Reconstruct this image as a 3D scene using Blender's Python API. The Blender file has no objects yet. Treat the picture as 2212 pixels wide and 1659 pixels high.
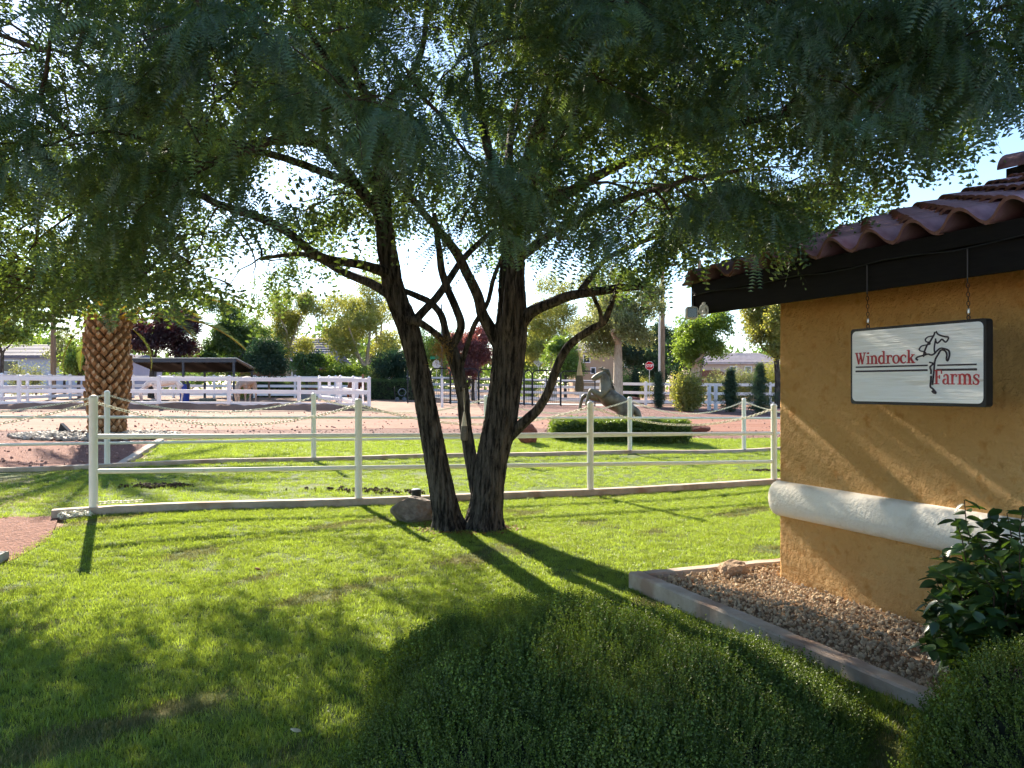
import bpy, bmesh, math, random
import numpy as np
from mathutils import Vector, Matrix, Euler

# ------------------------------------------------------------------ camera, sky, sun, exposure
SC = bpy.context.scene
COL = SC.collection
F, CX, YH, CAMZ = 1771.0, 1106.0, 835.0, 1.6     # focal length and principal point of the measured photograph (2212 px wide)
SUN_AZ, SUN_EL = math.radians(25.6), math.radians(27.5)

cam = bpy.data.cameras.new('camera'); camo = bpy.data.objects.new('camera', cam); COL.objects.link(camo)
camo.location = (0, 0, CAMZ); camo.rotation_euler = (math.pi/2, 0, 0)
cam.sensor_width = 36; cam.lens = F/2212*36; cam.shift_y = 0.0025
cam.clip_start = 0.05; cam.clip_end = 3000
SC.camera = camo

world = bpy.data.worlds.new('World'); SC.world = world; world.use_nodes = True
nt = world.node_tree
bg = nt.nodes['Background']; sky = nt.nodes.new('ShaderNodeTexSky')
sky.sky_type = 'NISHITA'; sky.sun_disc = False
sky.sun_elevation = SUN_EL; sky.sun_rotation = -SUN_AZ
sky.altitude = 600; sky.air_density = 1.0; sky.dust_density = 0.25; sky.ozone_density = 2.5
nt.links.new(sky.outputs[0], bg.inputs[0]); bg.inputs[1].default_value = 0.095

sl = bpy.data.lights.new('sun', 'SUN'); slo = bpy.data.objects.new('sun', sl); COL.objects.link(slo)
sl.energy = 5.0; sl.angle = math.radians(0.53); sl.color = (1.0, 0.90, 0.74)
to_sun = Vector((-math.sin(SUN_AZ)*math.cos(SUN_EL), math.cos(SUN_AZ)*math.cos(SUN_EL), math.sin(SUN_EL)))
slo.rotation_euler = to_sun.to_track_quat('Z', 'Y').to_euler(); slo.location = (-30, 60, 40)

SC.view_settings.view_transform = 'Standard'; SC.view_settings.look = 'None'
SC.view_settings.exposure = 1.75; SC.view_settings.gamma = 1.0; SC.view_settings.use_curve_mapping = False
SC.render.engine = 'CYCLES'
cy = SC.cycles
cy.use_denoising = True
cy.adaptive_threshold = 0.03; cy.max_bounces = 6; cy.diffuse_bounces = 3; cy.glossy_bounces = 2; cy.transmission_bounces = 4; cy.transparent_max_bounces = 4
cy.caustics_reflective = False; cy.caustics_refractive = False
cy.sample_clamp_indirect = 6.0

RNG = np.random.default_rng(7)
random.seed(7)

# ------------------------------------------------------------------ helpers
def W(px, py, D):
    return Vector(((px-CX)/F*D, D, CAMZ+(YH-py)/F*D))

def sstep(a, b, x):
    t = np.clip((np.asarray(x, float)-a)/(b-a), 0, 1); return t*t*(3-2*t)

def T(x, y):
    """height of the land"""
    x = np.asarray(x, float); y = np.asarray(y, float)
    d = np.hypot(x*0.35, y) - 4.0*sstep(0, 6, x)*sstep(60, 25, y)
    z = np.interp(d, [0, 12.5, 16, 21, 30, 40, 60, 300, 2000], [0, 0, .08, .27, .5, .66, .78, .9, .9])
    xf = 1.0 - 0.28*np.tanh(x/9.0)
    z = z*xf
    z = z + 0.10*sstep(1.5, -5.0, x)*sstep(6.5, 9.5, y)*sstep(22, 15, y)
    z = z - 0.05*np.exp(-((x-0.2)/2.6)**2-((y-6.2)/1.5)**2)*sstep(9.0, 7.6, y)*sstep(1.2, -0.2, x-0.4*(6.6-y)-0.9+0*y)
    z = z + 0.012*np.sin(x*1.3+0.4*y)*np.cos(0.9*y-0.3*x)*sstep(40, 20, y)
    return z

def G(px, D, dz=0.0):
    x = (px-CX)/F*D
    return Vector((x, D, float(T(x, D))+dz))

def GP(px, py):
    lo, hi = 1.0, 400.0
    for _ in range(60):
        m = 0.5*(lo+hi); p = W(px, py, m)
        if p.z > float(T(p.x, p.y)): lo = m
        else: hi = m
    p = W(px, py, lo); p.z = float(T(p.x, p.y)); return p

def setp(o, label=None, cat=None, group=None, kind=None):
    if label: o['label'] = label
    if cat: o['category'] = cat
    if group: o['group'] = group
    if kind: o['kind'] = kind
    return o

def link(name, me, parent=None, loc=None, rot=None, scale=None):
    o = bpy.data.objects.new(name, me); COL.objects.link(o)
    if parent is not None: o.parent = parent
    if loc is not None: o.location = loc
    if rot is not None: o.rotation_euler = rot
    if scale is not None: o.scale = scale
    return o

def thing(name, label, cat, loc=(0, 0, 0), rz=0.0, group=None):
    o = bpy.data.objects.new(name, None); COL.objects.link(o)
    o.empty_display_size = 0.1
    o.location = loc; o.rotation_euler = (0, 0, rz)
    return setp(o, label, cat, group)

def np_mesh(name, V, Fc, mats=(), smooth=False, fmat=None):
    """mesh from arrays; Fc is an (n,k) array or a list of arrays"""
    me = bpy.data.meshes.new(name)
    V = np.asarray(V, np.float32).reshape(-1, 3)
    if isinstance(Fc, np.ndarray): Fc = [Fc]
    Fc = [np.asarray(f, np.int32) for f in Fc if len(f)]
    loops = np.concatenate([f.ravel() for f in Fc]); tot = np.concatenate([np.full(len(f), f.shape[1], np.int32) for f in Fc])
    me.vertices.add(len(V)); me.vertices.foreach_set('co', V.ravel())
    me.loops.add(len(loops)); me.loops.foreach_set('vertex_index', loops)
    me.polygons.add(len(tot))
    st = np.zeros(len(tot), np.int32); st[1:] = np.cumsum(tot)[:-1]
    me.polygons.foreach_set('loop_start', st)
    if fmat is not None: me.polygons.foreach_set('material_index', np.asarray(fmat, np.int32))
    me.polygons.foreach_set('use_smooth', np.full(len(tot), bool(smooth)))
    for m in mats: me.materials.append(m)
    me.update(calc_edges=True); me.validate()
    return me

class MB:
    def __init__(s): s.v = []; s.f = []; s.m = []; s.cur = 0
    def add(s, vs, fs):
        b = len(s.v); s.v += [tuple(x) for x in vs]; s.f += [tuple(i+b for i in f) for f in fs]; s.m += [s.cur]*len(fs); return s
    def box(s, c, h, rz=0.0, bev=0.0, M=None):
        if bev > 0:
            return s.bbox(c, h, rz, bev, M)
        pts = [(x*h[0], y*h[1], z*h[2]) for x in (-1, 1) for y in (-1, 1) for z in (-1, 1)]
        R = M if M is not None else Matrix.Rotation(rz, 3, 'Z')
        vs = [R@Vector(p)+Vector(c) for p in pts]
        return s.add(vs, [(0, 1, 3, 2), (4, 6, 7, 5), (0, 4, 5, 1), (2, 3, 7, 6), (0, 2, 6, 4), (1, 5, 7, 3)])
    def bbox(s, c, h, rz, b, M=None):
        bm = bmesh.new(); bmesh.ops.create_cube(bm, size=1)
        for v in bm.verts: v.co = Vector((v.co.x*2*h[0], v.co.y*2*h[1], v.co.z*2*h[2]))
        bmesh.ops.bevel(bm, geom=bm.edges[:], offset=b, segments=2, affect='EDGES', profile=0.5)
        R = M if M is not None else Matrix.Rotation(rz, 3, 'Z')
        bm.verts.index_update()
        vs = [R@v.co+Vector(c) for v in bm.verts]; fs = [[v.index for v in f.verts] for f in bm.faces]
        bm.free(); return s.add(vs, fs)
    def tube(s, pts, r, n=8, cap=True, closed=False):
        pts = [Vector(p) for p in pts]; k = len(pts)
        if not hasattr(r, '__len__'): r = [r]*k
        up = Vector((0, 0, 1)); rings = []; prev = None
        for i, p in enumerate(pts):
            if closed: t = pts[(i+1) % k]-pts[i-1]
            else: t = pts[min(i+1, k-1)]-pts[max(i-1, 0)]
            t = t.normalized() if t.length > 1e-9 else Vector((0, 0, 1))
            if prev is None:
                a = t.cross(up if abs(t.z) < 0.95 else Vector((1, 0, 0))).normalized()
            else:
                a = (prev - t*prev.dot(t)); a = a.normalized() if a.length > 1e-6 else t.orthogonal().normalized()
            b = t.cross(a); prev = a
            rings.append([p+(a*math.cos(q)+b*math.sin(q))*r[i] for q in [2*math.pi*j/n for j in range(n)]])
        vs = [v for rg in rings for v in rg]; fs = []
        for i in range(k if closed else k-1):
            for j in range(n):
                i2 = (i+1) % k
                fs.append((i*n+j, i*n+(j+1) % n, i2*n+(j+1) % n, i2*n+j))
        if cap and not closed:
            fs.append(tuple(range(n-1, -1, -1))); fs.append(tuple((k-1)*n+j for j in range(n)))
        return s.add(vs, fs)
    def lathe(s, prof, n=16, c=(0, 0, 0)):
        vs = []; fs = []; k = len(prof); c = Vector(c)
        for (r, z) in prof:
            for j in range(n):
                q = 2*math.pi*j/n; vs.append(c+Vector((r*math.cos(q), r*math.sin(q), z)))
        for i in range(k-1):
            for j in range(n): fs.append((i*n+j, i*n+(j+1) % n, (i+1)*n+(j+1) % n, (i+1)*n+j))
        fs.append(tuple(range(n-1, -1, -1))); fs.append(tuple((k-1)*n+j for j in range(n)))
        return s.add(vs, fs)
    def prism(s, poly, ext):
        """poly: list of 3D points (planar), ext: vector"""
        n = len(poly); e = Vector(ext); vs = [Vector(p) for p in poly]+[Vector(p)+e for p in poly]
        fs = [tuple(range(n-1, -1, -1)), tuple(n+i for i in range(n))]+[(i, (i+1) % n, n+(i+1) % n, n+i) for i in range(n)]
        return s.add(vs, fs)
    def mesh(s, name, mats, smooth=False):
        me = bpy.data.meshes.new(name); me.from_pydata([tuple(v) for v in s.v], [], s.f)
        if not isinstance(mats, (list, tuple)): mats = [mats]
        for m in mats: me.materials.append(m)
        if len(mats) > 1: me.polygons.foreach_set('material_index', s.m)
        me.polygons.foreach_set('use_smooth', [smooth]*len(s.f))
        me.update()
        if smooth:
            try: me.set_sharp_from_angle(angle=math.radians(40))
            except Exception: pass
        return me
    def build(s, name, mats, parent=None, smooth=False, **k):
        return link(name, s.mesh(name, mats, smooth), parent, **k)

# ------------------------------------------------------------------ materials
def srgb(r, g, b):
    f = lambda c: (c/255/12.92 if c/255 <= 0.04045 else ((c/255+0.055)/1.055)**2.4)
    return (f(r), f(g), f(b))

def mat(name, c1, c2=None, scale=4.0, rough=0.85, bump=0.0, bscale=None, bdist=0.01, detail=6, ramp=(0.33, 0.67), spec=0.3, metal=0.0, objvar=0.0, stretch=None, c3=None, c3thr=0.62, c3scale=1.0, coat=0.0, vor=False):
    m = bpy.data.materials.new(name); m.use_nodes = True
    n = m.node_tree.nodes; l = m.node_tree.links; b = n['Principled BSDF']
    b.inputs['Roughness'].default_value = rough; b.inputs['Specular IOR Level'].default_value = spec
    b.inputs['Metallic'].default_value = metal; b.inputs['Coat Weight'].default_value = coat
    tc = n.new('ShaderNodeTexCoord'); mp = n.new('ShaderNodeMapping'); l.new(tc.outputs['Object'], mp.inputs[0])
    if stretch: mp.inputs['Scale'].default_value = stretch
    col = None
    if c2 is not None:
        t = n.new('ShaderNodeTexNoise'); t.inputs['Scale'].default_value = scale; t.inputs['Detail'].default_value = detail
        t.inputs['Roughness'].default_value = 0.65
        l.new(mp.outputs[0], t.inputs['Vector'])
        r = n.new('ShaderNodeValToRGB'); r.color_ramp.elements[0].position = ramp[0]; r.color_ramp.elements[1].position = ramp[1]
        r.color_ramp.elements[0].color = (*c1, 1); r.color_ramp.elements[1].color = (*c2, 1)
        l.new(t.outputs[0], r.inputs[0]); col = r.outputs[0]
        if c3 is not None:
            t3 = n.new('ShaderNodeTexNoise'); t3.inputs['Scale'].default_value = c3scale; t3.inputs['Detail'].default_value = 7
            l.new(mp.outputs[0], t3.inputs['Vector'])
            r3 = n.new('ShaderNodeValToRGB'); r3.color_ramp.elements[0].position = c3thr-0.06; r3.color_ramp.elements[1].position = c3thr+0.06
            l.new(t3.outputs[0], r3.inputs[0])
            mx = n.new('ShaderNodeMix'); mx.data_type = 'RGBA'; l.new(r3.outputs[0], mx.inputs[0]); l.new(col, mx.inputs[6]); mx.inputs[7].default_value = (*c3, 1)
            col = mx.outputs[2]
    if objvar > 0:
        oi = n.new('ShaderNodeObjectInfo'); hs = n.new('ShaderNodeHueSaturation')
        ma = n.new('ShaderNodeMapRange'); ma.inputs[3].default_value = 1-objvar; ma.inputs[4].default_value = 1+objvar
        l.new(oi.outputs['Random'], ma.inputs[0]); l.new(ma.outputs[0], hs.inputs['Value'])
        if col: l.new(col, hs.inputs['Color'])
        else: hs.inputs['Color'].default_value = (*c1, 1)
        col = hs.outputs[0]
    if col: l.new(col, b.inputs['Base Color'])
    else: b.inputs['Base Color'].default_value = (*c1, 1)
    if bump > 0:
        if vor:
            t2 = n.new('ShaderNodeTexVoronoi'); t2.feature = 'F1'; t2.inputs['Scale'].default_value = bscale or scale*4
        else:
            t2 = n.new('ShaderNodeTexNoise'); t2.inputs['Scale'].default_value = bscale or scale*4; t2.inputs['Detail'].default_value = 8; t2.inputs['Roughness'].default_value = 0.6
        l.new(mp.outputs[0], t2.inputs['Vector'])
        bp = n.new('ShaderNodeBump'); bp.inputs['Strength'].default_value = bump; bp.inputs['Distance'].default_value = bdist
        l.new(t2.outputs[0], bp.inputs['Height']); l.new(bp.outputs[0], b.inputs['Normal'])
    return m

def leafmat(name, c, t, mixf=0.5, var=0.25, gloss=0.06, rough=0.45, c2=None, t2=None, attr=False):
    """thin leaf: reflects c, lets t through; instances vary"""
    m = bpy.data.materials.new(name); m.use_nodes = True
    n = m.node_tree.nodes; l = m.node_tree.links; n.remove(n['Principled BSDF']); out = n['Material Output']
    if attr:
        oi = n.new('ShaderNodeAttribute'); oi.attribute_name = 'rnd'; rnd = oi.outputs['Fac']
    else:
        oi = n.new('ShaderNodeObjectInfo'); rnd = oi.outputs['Random']
    def colour(a, b):
        mx = n.new('ShaderNodeMix'); mx.data_type = 'RGBA'; mx.inputs[6].default_value = (*a, 1); mx.inputs[7].default_value = (*(b or a), 1)
        l.new(rnd, mx.inputs[0])
        wn = n.new('ShaderNodeTexWhiteNoise'); wn.noise_dimensions = '1D'; l.new(rnd, wn.inputs['W'])
        mr = n.new('ShaderNodeMapRange'); mr.inputs[3].default_value = 1-var; mr.inputs[4].default_value = 1+var; l.new(wn.outputs[0], mr.inputs[0])
        hs = n.new('ShaderNodeHueSaturation'); l.new(mx.outputs[2], hs.inputs['Color']); l.new(mr.outputs[0], hs.inputs['Value'])
        return hs.outputs[0]
    d = n.new('ShaderNodeBsdfDiffuse'); tr = n.new('ShaderNodeBsdfTranslucent'); g = n.new('ShaderNodeBsdfGlossy'); g.inputs['Roughness'].default_value = rough
    l.new(colour(c, c2), d.inputs[0]); l.new(colour(t, t2), tr.inputs[0])
    a = n.new('ShaderNodeMixShader'); a.inputs[0].default_value = mixf; l.new(d.outputs[0], a.inputs[1]); l.new(tr.outputs[0], a.inputs[2])
    b = n.new('ShaderNodeMixShader'); b.inputs[0].default_value = gloss; l.new(a.outputs[0], b.inputs[1]); l.new(g.outputs[0], b.inputs[2])
    l.new(b.outputs[0], out.inputs[0])
    return m

# ------------------------------------------------------------------ scatter (for what nobody could count: blades, leaf sprays, gravel)
def source(name, me):
    o = bpy.data.objects.new(name, me); return o

def scatter(name, P, R, S, sources, parent=None, kind=None):
    P = np.asarray(P, np.float32); n = len(P)
    me = bpy.data.meshes.new(name); me.vertices.add(n); me.vertices.foreach_set('co', P.ravel())
    a = me.attributes.new('rot', 'FLOAT_VECTOR', 'POINT'); a.data.foreach_set('vector', np.asarray(R, np.float32).ravel())
    a = me.attributes.new('scl', 'FLOAT', 'POINT'); a.data.foreach_set('value', np.asarray(S, np.float32).ravel())
    a = me.attributes.new('idx', 'INT', 'POINT'); a.data.foreach_set('value', RNG.integers(0, len(sources), n).astype(np.int32))
    for s in sources:
        for m in s.data.materials:
            if m.name not in me.materials: me.materials.append(m)
    o = link(name, me, parent)
    if kind: o['kind'] = kind
    g = bpy.data.node_groups.new(name+'_nodes', 'GeometryNodeTree')
    g.interface.new_socket('Geometry', in_out='INPUT', socket_type='NodeSocketGeometry')
    g.interface.new_socket('Geometry', in_out='OUTPUT', socket_type='NodeSocketGeometry')
    N = g.nodes; L = g.links
    gi = N.new('NodeGroupInput'); go = N.new('NodeGroupOutput')
    jn = N.new('GeometryNodeGeometryToInstance')
    for s in reversed(sources):
        oi = N.new('GeometryNodeObjectInfo'); oi.inputs['Object'].default_value = s; oi.inputs['As Instance'].default_value = False
        L.new(oi.outputs['Geometry'], jn.inputs[0])
    ip = N.new('GeometryNodeInstanceOnPoints'); ip.inputs['Pick Instance'].default_value = True
    def attr(nm, ty):
        a = N.new('GeometryNodeInputNamedAttribute'); a.data_type = ty; a.inputs['Name'].default_value = nm; return a.outputs[0]
    L.new(gi.outputs[0], ip.inputs['Points']); L.new(jn.outputs[0], ip.inputs['Instance'])
    L.new(attr('idx', 'INT'), ip.inputs['Instance Index']); L.new(attr('rot', 'FLOAT_VECTOR'), ip.inputs['Rotation']); L.new(attr('scl', 'FLOAT'), ip.inputs['Scale'])
    L.new(ip.outputs[0], go.inputs[0])
    md = o.modifiers.new('scatter', 'NODES'); md.node_group = g
    return o

def euler_mats(R):
    R = np.asarray(R, float); cx, cy_, cz = np.cos(R).T; sx, sy, sz = np.sin(R).T
    return np.stack([np.stack([cz*cy_, cz*sy*sx-sz*cx, cz*sy*cx+sz*sx], -1), np.stack([sz*cy_, sz*sy*sx+cz*cx, sz*sy*cx-cz*sx], -1), np.stack([-sy, cy_*sx, cy_*cx], -1)], 1)

def realise(name, P, R, S, sources, parent=None, kind=None):
    """like scatter, but one real mesh; every copy carries a random number for its tint"""
    P = np.asarray(P, float); S = np.asarray(S, float); Mx = euler_mats(R); k = RNG.integers(0, len(sources), len(P))
    Vs = []; Ts = []; rn = []; off = 0; mats = []
    for i, s in enumerate(sources):
        me = s.data; nv = len(me.vertices); co = np.zeros(nv*3); me.vertices.foreach_get('co', co); co = co.reshape(-1, 3)
        lv = np.zeros(len(me.loops), int); me.loops.foreach_get('vertex_index', lv); tot = len(me.loops)//len(me.polygons); Q = lv.reshape(-1, tot)
        sel = np.nonzero(k == i)[0]
        if not len(sel): continue
        V = np.einsum('nij,vj->nvi', Mx[sel], co)*S[sel][:, None, None]+P[sel][:, None]
        Vs.append(V.reshape(-1, 3)); Ts.append((Q[None]+(off+np.arange(len(sel))*nv)[:, None, None]).reshape(-1, tot)); off += len(sel)*nv
        rn.append(np.repeat(RNG.random(len(sel)), nv))
        for m in me.materials:
            if m not in mats: mats.append(m)
    me = np_mesh(name, np.concatenate(Vs), [np.concatenate(Ts)], mats)
    a = me.attributes.new('rnd', 'FLOAT', 'POINT'); a.data.foreach_set('value', np.concatenate(rn).astype(np.float32))
    o = link(name, me, parent)
    if kind: o['kind'] = kind
    return o

def rand_rot(n, tilt=0.4):
    r = np.zeros((n, 3)); r[:, 0] = RNG.normal(0, tilt, n); r[:, 1] = RNG.normal(0, tilt, n); r[:, 2] = RNG.uniform(0, 2*math.pi, n); return r

def ruled(name, A, B, nu, nv, dz, m, kind='structure'):
    """sheet between two polylines, draped on the land"""
    def res(Pl, k):
        Pl = np.asarray(Pl, float); d = np.r_[0, np.cumsum(np.hypot(*np.diff(Pl, axis=0).T))]
        t = np.linspace(0, d[-1], k); return np.c_[np.interp(t, d, Pl[:, 0]), np.interp(t, d, Pl[:, 1])]
    a = res(A, nu); b = res(B, nu); t = np.linspace(0, 1, nv)[:, None, None]
    P = a[None]*(1-t)+b[None]*t
    z = T(P[..., 0], P[..., 1])+dz
    V = np.concatenate([P, z[..., None]], -1).reshape(-1, 3)
    i = np.arange(nv-1)[:, None]*nu+np.arange(nu-1)[None]
    q = np.stack([i, i+1, i+nu+1, i+nu], -1).reshape(-1, 4)
    o = link(name, np_mesh(name, V, q, [m], True)); o['kind'] = kind
    return o
# ------------------------------------------------------------------ palette
M = {}
M['soil'] = mat('soil', srgb(132, 98, 80), srgb(156, 122, 102), 1.2, 0.95, 0.6, 60, 0.02, c3=srgb(112, 78, 64), c3scale=0.5)
M['road'] = mat('dirt_road', srgb(128, 80, 60), srgb(148, 100, 80), 0.8, 0.95, 0.4, 30, 0.02, stretch=(0.25, 2.2, 1), c3=srgb(140, 100, 84), c3thr=0.58, c3scale=0.7)
M['redgravel'] = mat('red_gravel', srgb(112, 76, 68), srgb(156, 118, 108), 16, 0.95, 0.9, 55, 0.04, vor=True)
M['mulch'] = mat('mulch', srgb(112, 66, 54), srgb(158, 108, 90), 12, 0.95, 0.9, 40, 0.04, vor=True)
M['turf'] = mat('turf', srgb(66, 84, 26), srgb(92, 108, 38), 5, 0.95, 0.5, 120, 0.01, c3=srgb(120, 110, 62), c3thr=0.64, c3scale=0.9)
M['dryturf'] = mat('dry_turf', srgb(112, 104, 56), srgb(150, 132, 84), 3, 0.95, 0.5, 100, 0.01, c3=srgb(84, 96, 40), c3thr=0.5, c3scale=0.8)
M['asphalt'] = mat('asphalt', (0.13, 0.13, 0.135), (0.17, 0.17, 0.175), 1.5, 0.9, 0.3, 80, 0.01)
M['concrete'] = mat('concrete', srgb(172, 152, 134), srgb(200, 182, 164), 5, 0.9, 0.35, 60, 0.006, c3=srgb(164, 134, 114), c3thr=0.6, c3scale=2.2)
M['concrete_grey'] = mat('concrete_grey', srgb(160, 156, 150), srgb(190, 186, 180), 4, 0.9, 0.3, 60, 0.006)
M['stucco'] = mat('stucco', srgb(216, 162, 94), srgb(227, 178, 112), 1.6, 0.92, 1.0, 15, 0.10, detail=10, c3=srgb(208, 148, 76), c3thr=0.63, c3scale=9)
M['cream'] = mat('cream_band', srgb(228, 216, 198), srgb(238, 229, 214), 4, 0.8, 0.5, 40, 0.02, c3=srgb(206, 192, 172), c3thr=.66, c3scale=3)
M['tile'] = mat('clay_tile', srgb(138, 102, 114), srgb(168, 132, 142), 7, 0.75, 0.3, 70, 0.006, objvar=0.16, c3=srgb(100, 66, 74), c3thr=0.62, c3scale=3)
M['tile_end'] = mat('clay_tile_end', srgb(140, 104, 92), srgb(104, 72, 64), 20, 0.9, 0.3, 70, 0.004)  # end faces darkened: shade at the course ends put into the colour
M['blackwood'] = mat('black_painted_wood', (0.005, 0.0045, 0.0045), (0.010, 0.009, 0.008), 6, 0.7, 0.2, 30, 0.006, spec=0.15, stretch=(1, 1, 8))
M['blackmetal'] = mat('black_metal', (0.02, 0.02, 0.022), rough=0.5)
M['darkmetal'] = mat('dark_metal', (0.05, 0.055, 0.07), rough=0.5)
M['whitepipe'] = mat('white_painted_pipe', srgb(226, 224, 210), srgb(236, 234, 222), 6, 0.42, 0.15, 80, 0.002, c3=srgb(188, 176, 150), c3thr=0.72, c3scale=5, spec=0.5)
M['vinyl'] = mat('white_vinyl', srgb(236, 230, 232), srgb(242, 238, 238), 2, 0.5)
M['chain'] = mat('white_plastic_chain', srgb(222, 216, 190), srgb(234, 230, 210), 20, 0.5, spec=0.5)
M['steel'] = mat('steel', (0.45, 0.44, 0.42), rough=0.35, metal=0.9)
M['rustchain'] = mat('dark_chain', (0.06, 0.05, 0.045), rough=0.5, metal=0.6)
M['signwhite'] = mat('sign_white', srgb(236, 230, 218), srgb(246, 243, 236), 3, 0.4, 0.45, 7, 0.02, stretch=(0.6, 0.6, 9), c3=srgb(196, 180, 152), c3thr=0.66, c3scale=2.0, spec=0.5)
M['signblack'] = mat('sign_black', (0.012, 0.014, 0.016), (0.02, 0.022, 0.024), 8, 0.45, 0.2, 30, 0.004)
M['signink'] = mat('sign_ink', (0.02, 0.012, 0.022), rough=0.4)
M['signred'] = mat('sign_red', srgb(166, 46, 50), srgb(182, 62, 62), 20, 0.5)
M['whiteplastic'] = mat('white_plastic', (0.75, 0.74, 0.7), rough=0.4)
M['blackglass'] = mat('black_glass', (0.008, 0.008, 0.009), rough=0.12, spec=0.6)
M['bark'] = mat('bark', srgb(26, 22, 20), srgb(104, 95, 87), 8, 0.95, 1.0, 12, 0.05, stretch=(3.2, 3.2, 0.42), detail=5, ramp=(0.40, 0.62))
M['twigbark'] = mat('twig_bark', srgb(60, 46, 38), srgb(92, 74, 60), 8, 0.95)
M['palebark'] = mat('pale_bark', srgb(150, 134, 116), srgb(186, 170, 152), 6, 0.95, 0.6, 20, 0.02, stretch=(2, 2, 0.6))
M['rock'] = mat('rock', srgb(112, 98, 88), srgb(160, 144, 128), 3.5, 0.85, 0.7, 9, 0.05, c3=srgb(132, 104, 84), c3thr=0.62, c3scale=2.2, detail=9)
M['redrock'] = mat('red_rock', srgb(118, 68, 54), srgb(150, 92, 74), 4, 0.9, 0.8, 10, 0.05)
M['tanrock'] = mat('tan_rock', srgb(176, 142, 110), srgb(204, 172, 140), 3, 0.9, 0.7, 8, 0.05)
M['greyrock'] = mat('grey_rock', srgb(136, 130, 128), srgb(170, 164, 160), 4, 0.9, 0.7, 8, 0.05, objvar=0.2)
M['gravel'] = mat('tan_gravel', srgb(178, 152, 118), srgb(204, 180, 148), 9, 0.9, objvar=0.36)
M['gravelbed'] = mat('gravel_bed', srgb(120, 96, 74), srgb(156, 128, 100), 30, 0.95, 0.8, 60, 0.02)
M['redchip'] = mat('red_chip', srgb(140, 96, 84), srgb(190, 152, 138), 9, 0.9, objvar=0.35)
M['woodpole'] = mat('wood_pole', srgb(118, 96, 78), srgb(150, 128, 106), 5, 0.95, 0.4, 20, 0.01, stretch=(3, 3, 0.3))
M['bronze'] = mat('bronze', srgb(100, 92, 76), srgb(130, 122, 102), 5, 0.5, 0.3, 14, 0.02, metal=0.35, c3=srgb(88, 78, 64), c3thr=0.6, c3scale=3)
M['greyhorse'] = mat('grey_coat', srgb(196, 184, 180), srgb(222, 212, 208), 4, 0.8, c3=srgb(160, 148, 146), c3thr=0.6, c3scale=5)
M['darkhair'] = mat('dark_hair', (0.03, 0.03, 0.035), rough=0.7)
M['duncoat'] = mat('dun_coat', srgb(140, 124, 112), srgb(166, 150, 138), 5, 0.8)
M['browncoat'] = mat('brown_coat', srgb(110, 66, 46), srgb(136, 84, 60), 5, 0.8)
M['bluewall'] = mat('lavender_wall', srgb(186, 184, 198), srgb(196, 194, 208), 1, 0.9)
M['pinkwall'] = mat('pink_stucco', srgb(206, 180, 164), srgb(216, 192, 176), 1, 0.9)
M['tanwall'] = mat('tan_stucco', srgb(184, 152, 122), srgb(196, 166, 136), 1, 0.9)
M['brick'] = mat('brown_brick', srgb(110, 76, 60), srgb(138, 98, 80), 12, 0.95, 0.4, 30, 0.02)
M['slateroof'] = mat('grey_roof', srgb(104, 98, 112), srgb(136, 128, 140), 2, 0.8, objvar=0.08)
M['paleroof'] = mat('pale_roof', srgb(178, 160, 160), srgb(204, 188, 186), 2, 0.8, objvar=0.08)
M['glass'] = mat('window_glass', (0.03, 0.035, 0.045), rough=0.1, spec=0.6)
M['iron'] = mat('rusty_iron', srgb(140, 88, 66), rough=0.6)
M['signalred'] = mat('stop_red', srgb(200, 32, 36), rough=0.4)
M['signface'] = mat('sign_aluminium', (0.55, 0.55, 0.55), (0.6, 0.6, 0.6), 3, 0.45, metal=0.3)
M['streetgreen'] = mat('street_green', srgb(30, 130, 96), rough=0.45)
M['letterwhite'] = mat('letter_white', (0.8, 0.8, 0.8), rough=0.5)
M['blueplastic'] = mat('blue_plastic', srgb(36, 60, 140), rough=0.45)
M['greyplastic'] = mat('grey_plastic', srgb(104, 110, 118), rough=0.5)
M['darkplastic'] = mat('dark_plastic', srgb(60, 76, 78), rough=0.5)
M['net'] = mat('mesh_sock', srgb(204, 186, 160), srgb(226, 212, 190), 40, 0.8, 0.4, 90, 0.003)
M['seed'] = mat('seed_fill', srgb(96, 88, 80), srgb(122, 114, 104), 60, 0.9, 0.6, 120, 0.004)
M['boot'] = mat('palm_boot', srgb(130, 94, 62), srgb(162, 124, 86), 9, 0.95, 0.5, 40, 0.01, objvar=0.18)
M['bootcut'] = mat('palm_boot_cut', srgb(164, 132, 98), srgb(188, 158, 124), 14, 0.95, 0.4, 50, 0.006, objvar=0.15)
M['palmcore'] = mat('palm_core', srgb(74, 50, 32), srgb(104, 74, 48), 10, 0.95, 0.7, 30, 0.02)
M['petiole'] = leafmat('petiole', srgb(164, 132, 44), srgb(186, 150, 40), 0.2, 0.15)
M['clod'] = mat('dark_clod', srgb(52, 38, 28), srgb(80, 60, 44), 20, 0.95, 0.6, 60, 0.01)
M['pebble'] = mat('river_pebble', srgb(142, 130, 118), srgb(178, 166, 152), 8, 0.7, objvar=0.25)
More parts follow.
